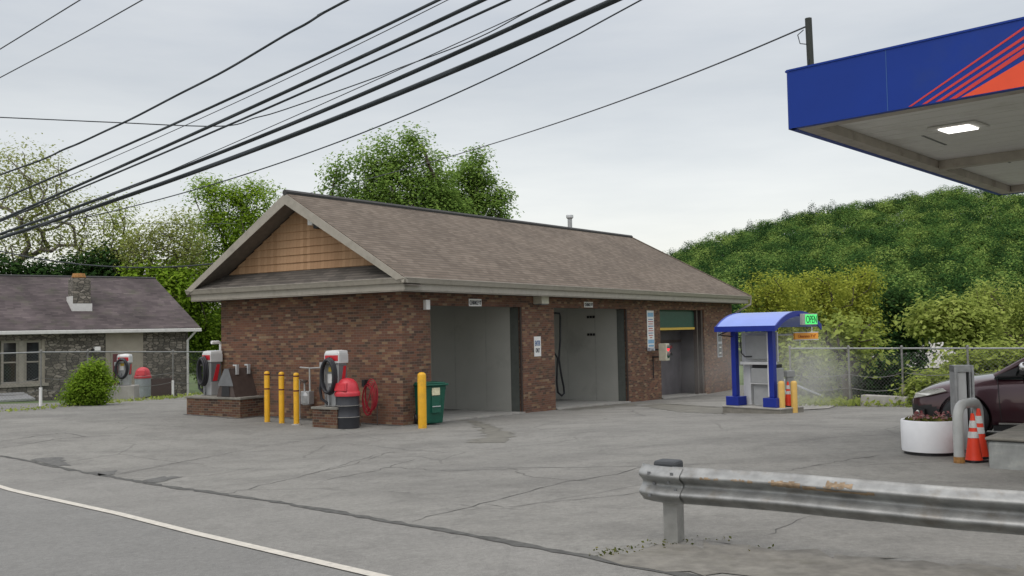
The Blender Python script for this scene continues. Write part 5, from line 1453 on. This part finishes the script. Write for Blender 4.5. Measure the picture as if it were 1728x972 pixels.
wire([(0, 83), (70, 40), (135, 0)], PL - off * 3, Rd, .012, 'power_wire', 'thin upper wire crossing the very top left corner of the sky', 'cable_thin', (14, 8))
wire([(0, 131), (130, 62), (240, 0)], PL - off * 2.4, Rd, .012, 'power_wire', 'second thin wire below the corner wire at the upper left', 'cable_thin', (14, 8))
wire([(0, 295), (72, 269), (106, 253), (133, 242), (178, 221), (225, 199), (300, 160), (380, 119), (480, 60), (517, 40), (547, 21), (590, -2)], PL - off * 1.2, Rd, .022, 'service_cable', 'wavy dark cable rising alone from the left edge to the top of the sky', 'cable', (14, 8))
wire([(0, 336), (140, 279), (269, 221), (380, 170), (480, 122), (610, 63), (745, -2)], PL - off * .4, Rd, .026, 'service_cable', 'medium black cable, topmost of the bundled street cables', 'cable', (14, 10))
wire([(27, 336), (160, 277), (286, 221), (480, 138), (620, 68), (757, -2)], PL - off * .4 + Vector((0, .12, 0)), Rd, .008, 'power_wire', 'hair-thin wire just below the topmost street cable', 'cable_thin', (14, 10))
wire([(0, 371), (118, 319), (341, 221), (480, 153), (650, 79), (818, -2)], PL, Rd, .034, 'service_cable', 'thick black cable, second down in the street bundle', 'cable', (14, 10))
wire([(0, 374), (173, 302), (363, 221), (480, 169), (670, 87), (862, -2)], PL + off * .3, Rd, .022, 'service_cable', 'slimmer black cable hugging the underside of the second thick cable', 'cable', (14, 10))
wire([(0, 198), (180, 206), (370, 213), (430, 199), (480, 185), (628, 133), (676, 114), (806, 64), (930, -2)], Vector((0, 26.5, 0)), Vector((-1, .12, 0)).normalized(), .016, 'power_wire', 'thin wire level at the left then bending up to the right across the bundle', 'cable', (20, 8))
wire([(60, 386), (188, 327), (400, 243), (480, 205), (687, 107), (938, -2)], PL + off * .8, Rd, .009, 'power_wire', 'hair-thin wire just above the two heaviest cables', 'cable_thin', (14, 10))
wire([(0, 393), (148, 345), (400, 247), (480, 215), (730, 103), (971, -2)], PL + off * .9, Rd, .040, 'service_cable', 'heavy black cable, second lowest of the street bundle', 'cable', (14, 10))
wire([(0, 400), (148, 355), (400, 267), (480, 233), (760, 117), (1046, -2)], PL + off * 1.2, Rd, .052, 'service_cable', 'heaviest black cable, lowest of the thick street bundle', 'cable', (14, 10))
wire([(60, 385), (148, 361), (316, 327), (400, 302), (480, 274), (790, 142), (1090, -2)], PL + off * 2.4, Rd, .014, 'power_wire', 'single thin wire running below the heavy street bundle to the top right', 'cable', (14, 10))
tip = mp.location + top_ * .86
w12 = wire([(500, 333), (530, 323), (620, 299), (745, 271), (900, 222), (1100, 149), (1230, 99), (1355, 48)], tip, (D(500, 333, 52) - tip).normalized() * 1, .013, 'power_wire', 'long thin wire from the canopy mast down to behind the gable roof', 'cable_thin', (6, .12))
wire([(0, 423), (60, 437), (150, 447), (230, 451), (370, 444)], Vector((0, 34, 0)), Vector((-1, .1, 0)).normalized(), .024, 'service_cable', 'low sagging dark cable above the stone building roof', 'cable', (12, 0))
wire([(120, 375), (300, 378), (400, 377)], Vector((0, 48, 0)), Vector((-1, .1, 0)).normalized(), .012, 'power_wire', 'faint level wire among the bare trees at the left', 'cable_thin', (20, 0))

# ================================================================== trees
def gbase(px, d):
    p = D(px, 600, d); p.z = tz(p.x, p.y); return p
TG = 'trees behind the car wash'
tree('maple_tree', 'broad dark green maple rising behind the middle of the brown roof', 'tree', gbase(665, 47), lobes_px([(600, 305, 52, 42), (640, 275, 46, 36), (690, 275, 48, 44), (675, 322, 78, 52), (730, 300, 32, 40, 1), (600, 345, 60, 40), (720, 355, 70, 45), (735, 335, 42, 40), (755, 360, 40, 30), (752, 318, 30, 30), (690, 243, 16, 18)], 47), 290, 95, .36, .135, 'leaf_maple', 'wood', .28, TG, 60, .45)
tree('maple_tree', 'narrower green tree with a pointed top just left of the roof vent pipe', 'tree', gbase(795, 50), lobes_px([(798, 285, 28, 34), (790, 325, 45, 42), (830, 350, 40, 34), (780, 360, 60, 40), (800, 262, 15, 14)], 50), 165, 95, .36, .135, 'leaf_maple', 'wood', .22, TG, 45, .45)
tree('locust_tree', 'bright yellow-green leafy tree hugging the left end of the brick building', 'tree', gbase(370, 56), lobes_px([(345, 325, 26, 22), (385, 350, 42, 40), (430, 345, 34, 36), (360, 400, 50, 45), (410, 400, 45, 50), (345, 470, 68, 50), (305, 510, 48, 50), (360, 545, 55, 60), (355, 316, 14, 16), (425, 318, 14, 14)], 56), 430, 95, .42, .13, 'leaf_bright', 'wood', .2, TG, 70, .45)
tree('shrub_tree', 'dense green bush filling the gap between stone building and brick gable', 'tree', gbase(345, 55), lobes_px([(300, 480, 40, 45), (340, 530, 45, 60), (320, 590, 40, 50), (365, 600, 30, 50)], 55), 220, 70, .4, .14, 'leaf_bright', 'wood', .12, TG, 30, .5)
BG2 = 'half-bare trees behind the stone building'
def bare(label, px, d, lobes, ncl, per, fork, r0, sig=.55, size=.12, limbs=90, leaf='leaf_sparse', bark='bark_pale'):
    per = int(per * 2.3); size *= .72 if size > .13 else 1
    return tree('half_bare_tree', label, 'tree', gbase(px, d), lobes_px(lobes, d), int(ncl * .9), per, sig, size, leaf, bark, r0 * .75, BG2, limbs, .35, D(fork[0], fork[1], d))
bare('tallest half-bare spring tree with a rounded crown at the far left', 38, 54, [(40, 275, 42, 30), (5, 300, 40, 45), (85, 300, 34, 40), (50, 340, 75, 50), (20, 400, 70, 45), (95, 390, 45, 50)], 230, 15, (40, 430), .30, .6, .20, 120)
bare('dark twiggy tree with leaves mostly on its lower limbs, right of the tallest tree', 155, 57, [(145, 345, 25, 30), (165, 385, 45, 45), (140, 430, 45, 35), (190, 430, 30, 35)], 120, 14, (158, 430), .18, .5, .18, 80, bark='wood')
bare('slim dark half-bare tree with an ivy-clad stem between two paler trees', 198, 53, [(200, 360, 25, 30), (205, 400, 32, 40), (190, 440, 35, 28), (215, 435, 30, 30)], 120, 16, (196, 420), .17, .45, .18, 70, 'leaf_olive', 'wood')
bare('pale feathery half-bare tree above the right end of the stone roof', 275, 52, [(270, 385, 30, 26), (310, 380, 32, 28), (285, 420, 45, 36), (325, 420, 30, 36), (255, 420, 24, 30)], 150, 17, (276, 445), .15, .5, .17, 80)
bare('small thin sapling-like tree in front of the pale feathery tree', 232, 51, [(232, 405, 18, 26), (235, 440, 26, 26)], 50, 14, (233, 455), .10, .4, .16, 40)
UG = 'dark undergrowth behind the stone roof'
for px, d, lb, lab in ((20, 52, [(0, 462, 60, 30), (40, 468, 40, 22)], 'dark bush behind the stone roof at the far left edge'), (90, 53, [(70, 462, 30, 16), (110, 462, 32, 22), (95, 480, 60, 20)], 'dark evergreen bush behind the roof left of the stone chimney'),
                       (160, 52, [(140, 455, 30, 26), (175, 448, 30, 30), (200, 462, 36, 22)], 'olive evergreen bush behind the stone chimney top'), (250, 51, [(235, 465, 36, 22), (275, 468, 34, 26), (300, 480, 34, 30)], 'green bush behind the right end of the stone roof')):
    tree('bush', lab, 'bush', gbase(px, d), lobes_px(lb, d), 90, 36, .4, .2, 'leaf_dark' if d != 51 else 'leaf_bright', 'wood', .10, UG, 20, .4)
# weeping shrub before the stone wall
ps_ = G(152, 688); ps_.z = -.25
ps2 = ps_ + Vector((0, 1.4, 0)); ps2.z = -.4
tree('garden_shrub', 'rounded bright green weeping shrub against the stone wall', 'shrub', ps2, lobes_px([(160, 632, 20, 22), (146, 648, 24, 24), (132, 668, 20, 18), (168, 652, 18, 28), (150, 672, 28, 14)], ps2.y), 230, 60, .15, .07, 'leaf_bright', 'wood', .05, None, 30, .55)
# valley trees behind the right-hand fence
VG = 'valley trees behind the right-hand fence'
def vt(label, px, d, lobes, ncl, per, leaf='leaf_yellow', fork=None, r0=.16, sig=.36, size=.12, bark='wood', limbs=60):
    return tree('valley_tree', label, 'tree', gbase(px, d), lobes_px(lobes, d), ncl, per, sig, size, leaf, bark, r0, VG, limbs, .4, D(fork[0], fork[1], d) if fork else None)
vt('yellow-green tree right behind the eaves downspout of the car wash', 1300, 50, [(1295, 490, 34, 30), (1320, 505, 40, 36), (1290, 535, 36, 36), (1310, 570, 44, 40), (1330, 610, 45, 40)], 150, 68)
vt('tall yellow-green tree with a wide crown above the lit OPEN sign', 1385, 52, [(1370, 480, 42, 26), (1345, 505, 40, 30), (1400, 500, 45, 34), (1380, 540, 55, 45), (1420, 560, 30, 40), (1375, 590, 48, 45)], 180, 68, fork=(1385, 600), r0=.2)
vt('yellow-green tree with an upright crown, tallest of the valley trees, above the second fence post', 1448, 54, [(1450, 475, 34, 24), (1435, 510, 40, 36), (1465, 505, 22, 30), (1450, 550, 38, 40), (1435, 590, 34, 34)], 150, 68, fork=(1440, 610), r0=.2)
q = G(1432, 680)
vt('crooked dark tree with a forked trunk close behind the fence', 1432, q.y + 1.6, [(1420, 560, 45, 30), (1460, 575, 40, 30), (1410, 600, 30, 22), (1450, 610, 30, 22)], 80, 16, 'leaf_olive', (1428, 640), .15, .4, .16, limbs=40)
vt('dark green undergrowth bush behind the fence beside the crooked tree', 1480, q.y + 3.6, [(1480, 655, 42, 34), (1500, 630, 30, 30), (1455, 650, 22, 40), (1520, 660, 30, 28), (1480, 620, 26, 22)], 190, 26, 'leaf_dark', None, .07, .3, .15, limbs=30)
vt('pale yellow blossoming tree behind the fence above the dark car hood', 1590, 46, [(1610, 540, 40, 36), (1575, 540, 30, 30), (1640, 550, 40, 36), (1560, 545, 22, 22)], 110, 60, 'leaf_olive', (1585, 640), .12, .45, .20)
vt('tall pale yellow-green tree at the right edge under the canopy', 1690, 48, [(1680, 500, 40, 26), (1650, 530, 40, 34), (1700, 530, 45, 36), (1740, 520, 40, 36), (1690, 570, 55, 36), (1730, 575, 40, 36)], 170, 60, 'leaf_olive', (1690, 640), .16)
vt('dark spruce-green valley tree filling the dip between the pale trees', 1515, 62, [(1512, 520, 26, 34), (1525, 560, 30, 34), (1505, 590, 30, 30), (1545, 590, 26, 26)], 190, 40, 'leaf_dark', size=.2)
vt('bright willow-like bush leaning on the fence behind the car', 1660, FB.y + 3.6, [(1640, 620, 42, 30), (1690, 620, 50, 34), (1740, 625, 50, 40), (1620, 650, 36, 28), (1680, 655, 55, 26)], 300, 30, 'leaf_olive', None, .06, .28, .14, limbs=40)
vt('bright bush at the fence foot left of the dark car nose', 1585, FB.y + 3.0, [(1560, 660, 26, 26), (1590, 655, 26, 34), (1540, 668, 20, 18), (1605, 668, 26, 18)], 150, 26, 'leaf_olive', None, .05, .25, .12, limbs=24)
vt('hazy green bush in the steam behind the pay station', 1365, q.y + 4.0, [(1350, 640, 30, 34), (1385, 650, 30, 30), (1400, 625, 24, 26), (1360, 610, 30, 26), (1405, 670, 22, 18)], 170, 24, 'leaf_olive', None, .06, .3, .15, limbs=30)
# pale low sheds in the valley seen through the branches
for px0, px1, pyb, pyt, d, lab in ((1488, 1606, 668, 622, 70, 'long low pale shed in the valley glimpsed through the trees'), (1480, 1610, 624, 602, 95, 'pale roofed building farther across the valley behind the pale shed'), (1380, 1440, 652, 632, 74, 'small grey-green shed in the valley left of the crooked tree')):
    a, c = D(px0, pyb, d), D(px1, pyb, d); top = D(px0, pyt, d).z; zt5 = tz(a.x, a.y)
    t = thing('valley_shed', lab, 'shed', (a.x, a.y, zt5), 0, 'sheds in the valley'); L = c.x - a.x; hh_ = top - zt5
    MB().box(0, L, 0, 6, -.5, hh_).build('wall', M['stucco'] if 'pale shed in' in lab else M['stucco'], t)
    b = MB(); b.prism([(-.3, -.4, hh_), (-.3, 6.4, hh_), (-.3, 3, hh_ + 1.3)], (L + .6, 0, 0)); b.build('roof', M['concrete'], t)
    for k in range(4): MB().box(L * (k + .35) / 4, L * (k + .6) / 4, -.03, 0, hh_ - 2.0, hh_ - .9).build('window', M['glass'], t)
# grass tufts along the fences
gt = []
for a, c, n_ in ((lot_edge[0], lot_edge[3], 500), (lot_edge[3], fl_posts[-1], 200), (G(0, 700) + Vector((-6, -1, 0)), lot_edge[0], 200)):
    s = rng.random(n_)[:, None]; gt.append(np.array(a) * (1 - s) + np.array(c) * s + np.stack([rng.normal(0, .3, n_), np.abs(rng.normal(.25, .5, n_)), np.abs(rng.normal(.0, .05, n_))], 1))
for a, c, n_ in ((FA, FB, 1800),):
    s = rng.random(n_)[:, None]; gt.append(np.array(a) * (1 - s) + np.array(c) * s + np.stack([rng.normal(0, .3, n_), np.abs(rng.normal(.7, .6, n_)) + .45, np.abs(rng.normal(.0, .10, n_))], 1))
tag(leaf_mesh('fence_grass', np.concatenate(gt), (0, 0, -20), .10, M['leaf_olive']), kind='stuff')

# the wooded hill: a mass of crowns, one object
pts, tint, ctr = [], [], []
for _ in range(4300):
    y = 150 + 200 * rng.random() ** .8; px = 1090 + 830 * rng.random(); x = (px - CX) / F * y
    if px < 1110 and y < 200: continue
    z = tz(x, y); conif = rng.random() < (.05 + .25 * (y < 205))
    rr_ = 1.5 + 2.5 * rng.random() ** 1.5; n_ = int(48 * rr_ ** 1.5)
    d = rng.normal(size=(n_, 3)); d /= np.linalg.norm(d, axis=1)[:, None]; d[:, 2] = np.where(d[:, 2] < -.3, -d[:, 2], d[:, 2])
    rad_ = rr_ * (.72 + .34 * rng.random((n_, 1)))
    if conif: q_ = d * rad_ * np.array([.5, .5, 1.5]); tn = -.30
    else: q_ = d * rad_ * np.array([1, 1, 1.05]); tn = rng.normal(-.03, .27)
    cc_ = np.array([x, y, z + rng.uniform(4.5, 8.5)]); pts.append(q_ + cc_); tint.append(np.full(n_, tn)); ctr.append(np.tile(cc_ - np.array([0, 0, 1.0]), (n_, 1)))
pts = np.concatenate(pts); tint = np.concatenate(tint)
tag(leaf_mesh('hill_forest', pts, np.concatenate(ctr), .42, M['leaf_hill'], tint=tint, flat=1.8, up=.15), kind='stuff')

wp = []
for _ in range(420):
    a5 = rng.uniform(-1.45, .02); d5 = rng.uniform(95, 150); x5, y5 = d5 * math.sin(a5), d5 * math.cos(a5)
    if x5 / y5 > -.02: continue
    q5 = rng.normal(size=(60, 3)); q5 /= np.linalg.norm(q5, axis=1)[:, None]
    wp.append(q5 * np.array([3.4, 3.4, 2.6]) * (.6 + .4 * rng.random((60, 1))) + np.array([x5, y5, tz(x5, y5) + 2.8 + 1.2 * rng.random()]))
tag(leaf_mesh('far_woods', np.concatenate(wp), (0, 120, -60), 1.0, M['leaf_hill']), kind='stuff')

# ================================================================== steam drifting from the wash exit
def fog(name, c, r, dens):
    bm = bmesh.new(); bmesh.ops.create_icosphere(bm, subdivisions=3, radius=1)
    for v in bm.verts: v.co = Vector((v.co.x * r[0], v.co.y * r[1], v.co.z * r[2]))
    me = bpy.data.meshes.new(name); bm.to_mesh(me); bm.free()
    m_ = bpy.data.materials.new(name); m_.use_nodes = True; nt = m_.node_tree; nt.nodes.remove(nt.nodes['Principled BSDF'])
    pv = nt.nodes.new('ShaderNodeVolumePrincipled'); pv.inputs['Color'].default_value = (.9, .9, .88, 1)
    tc = N(nt, 'ShaderNodeTexCoord').outputs['Object']
    mp_ = N(nt, 'ShaderNodeMapping'); mp_.inputs['Scale'].default_value = tuple(1 / q for q in r); nt.links.new(tc, mp_.inputs[0])
    ln = N(nt, 'ShaderNodeVectorMath', operation='LENGTH'); nt.links.new(mp_.outputs[0], ln.inputs[0])
    fall = N(nt, 'ShaderNodeMapRange', interpolation_type='SMOOTHERSTEP', inp={1: 1.0, 2: 0.0, 3: 0, 4: 1}); nt.links.new(ln.outputs['Value'], fall.inputs[0])
    nz_ = noise(nt, tc, .7, 5); r_n = ramp(nt, [(.35, (.25,) * 3), (.7, (1.4,) * 3)]); nt.links.new(nz_, r_n.inputs[0])
    nt.links.new(math_n(nt, 'MULTIPLY', math_n(nt, 'MULTIPLY', fall.outputs[0], r_n.outputs[0]), dens), pv.inputs['Density'])
    nt.links.new(pv.outputs[0], nt.nodes['Material Output'].inputs['Volume']); me.materials.append(m_)
    o = bpy.data.objects.new(name, me); link(o); o.location = c; return tag(o, kind='stuff')
c = D(1362, 640, 29.0); fog('steam', c, (2.1, 1.5, 2.0), .5)
c = wld(19.5, -1.2, .7); fog('steam', c, (4.2, 3.0, 2.1), .10)

# ================================================================== sky, sun, camera
SUN_EL, SUN_AZ = 58, 205
W = bpy.data.worlds.new('World'); S.world = W; W.use_nodes = True; nt = W.node_tree
bg = nt.nodes['Background']; out = nt.nodes['World Output']
sky = N(nt, 'ShaderNodeTexSky'); sky.sky_type = 'NISHITA'; sky.sun_disc = False; sky.sun_elevation = R(SUN_EL); sky.sun_rotation = R(SUN_AZ); sky.dust_density = 3
nt.links.new(sky.outputs[0], bg.inputs[0]); bg.inputs[1].default_value = .05
gen = N(nt, 'ShaderNodeTexCoord').outputs['Generated']
sx = N(nt, 'ShaderNodeSeparateXYZ'); nt.links.new(gen, sx.inputs[0])
el = ramp(nt, [(0.0, (.78, .76, .69)), (.06, (.80, .78, .72)), (.13, (.68, .67, .635)), (.24, (.53, .53, .512)), (.36, (.60, .60, .585)), (.6, (1.04, 1.03, 1.02)), (1.0, (1.6, 1.57, 1.54))]); nt.links.new(sx.outputs[2], el.inputs[0])
mpg = N(nt, 'ShaderNodeMapping'); mpg.inputs['Scale'].default_value = (1.0, 1.0, 5.5); nt.links.new(gen, mpg.inputs[0])
cl = noise(nt, mpg.outputs[0], 2.2, 6, .55); rc2 = ramp(nt, [(.30, (.86, .875, .90)), (.5, (1, 1, 1)), (.70, (1.14, 1.13, 1.11))]); nt.links.new(cl, rc2.inputs[0])
cc = mix(nt, el.outputs[0], rc2.outputs[0], 1.0, 'MULTIPLY')
bg2 = N(nt, 'ShaderNodeBackground', inp={1: 1.0}); nt.links.new(cc, bg2.inputs[0])
ads = N(nt, 'ShaderNodeAddShader'); nt.links.new(bg.outputs[0], ads.inputs[0]); nt.links.new(bg2.outputs[0], ads.inputs[1]); nt.links.new(ads.outputs[0], out.inputs[0])
sl_ = bpy.data.lights.new('sun', 'SUN'); sl_.energy = .7; sl_.angle = R(30); sl_.color = (1, .96, .90)
so = bpy.data.objects.new('sun', sl_); link(so); a = R(SUN_AZ)
sd = Vector((math.sin(a) * math.cos(R(SUN_EL)), math.cos(a) * math.cos(R(SUN_EL)), math.sin(R(SUN_EL))))
so.rotation_euler = sd.to_track_quat('Z', 'Y').to_euler()
cam = bpy.data.cameras.new('camera'); cam.sensor_width = 36; cam.lens = 36 * F / 1728; cam.clip_end = 3000; cam.clip_start = .1
co = bpy.data.objects.new('camera', cam); link(co)
fwd = Vector((0, _cp, _sp)); up0 = Vector((0, -_sp, _cp)); rt0 = Vector((1, 0, 0))
rgt = rt0 * _cr + up0 * _sr; upv = -rt0 * _sr + up0 * _cr
co.matrix_world = Matrix(((rgt.x, upv.x, -fwd.x, 0), (rgt.y, upv.y, -fwd.y, 0), (rgt.z, upv.z, -fwd.z, H), (0, 0, 0, 1)))
S.camera = co
S.render.engine = 'CYCLES'; S.cycles.volume_step_rate = 2; S.cycles.max_bounces = 6; S.cycles.transparent_max_bounces = 8; S.cycles.volume_bounces = 1
S.view_settings.view_transform = 'Standard'; S.view_settings.look = 'None'; S.view_settings.exposure = 0; S.view_settings.gamma = 1
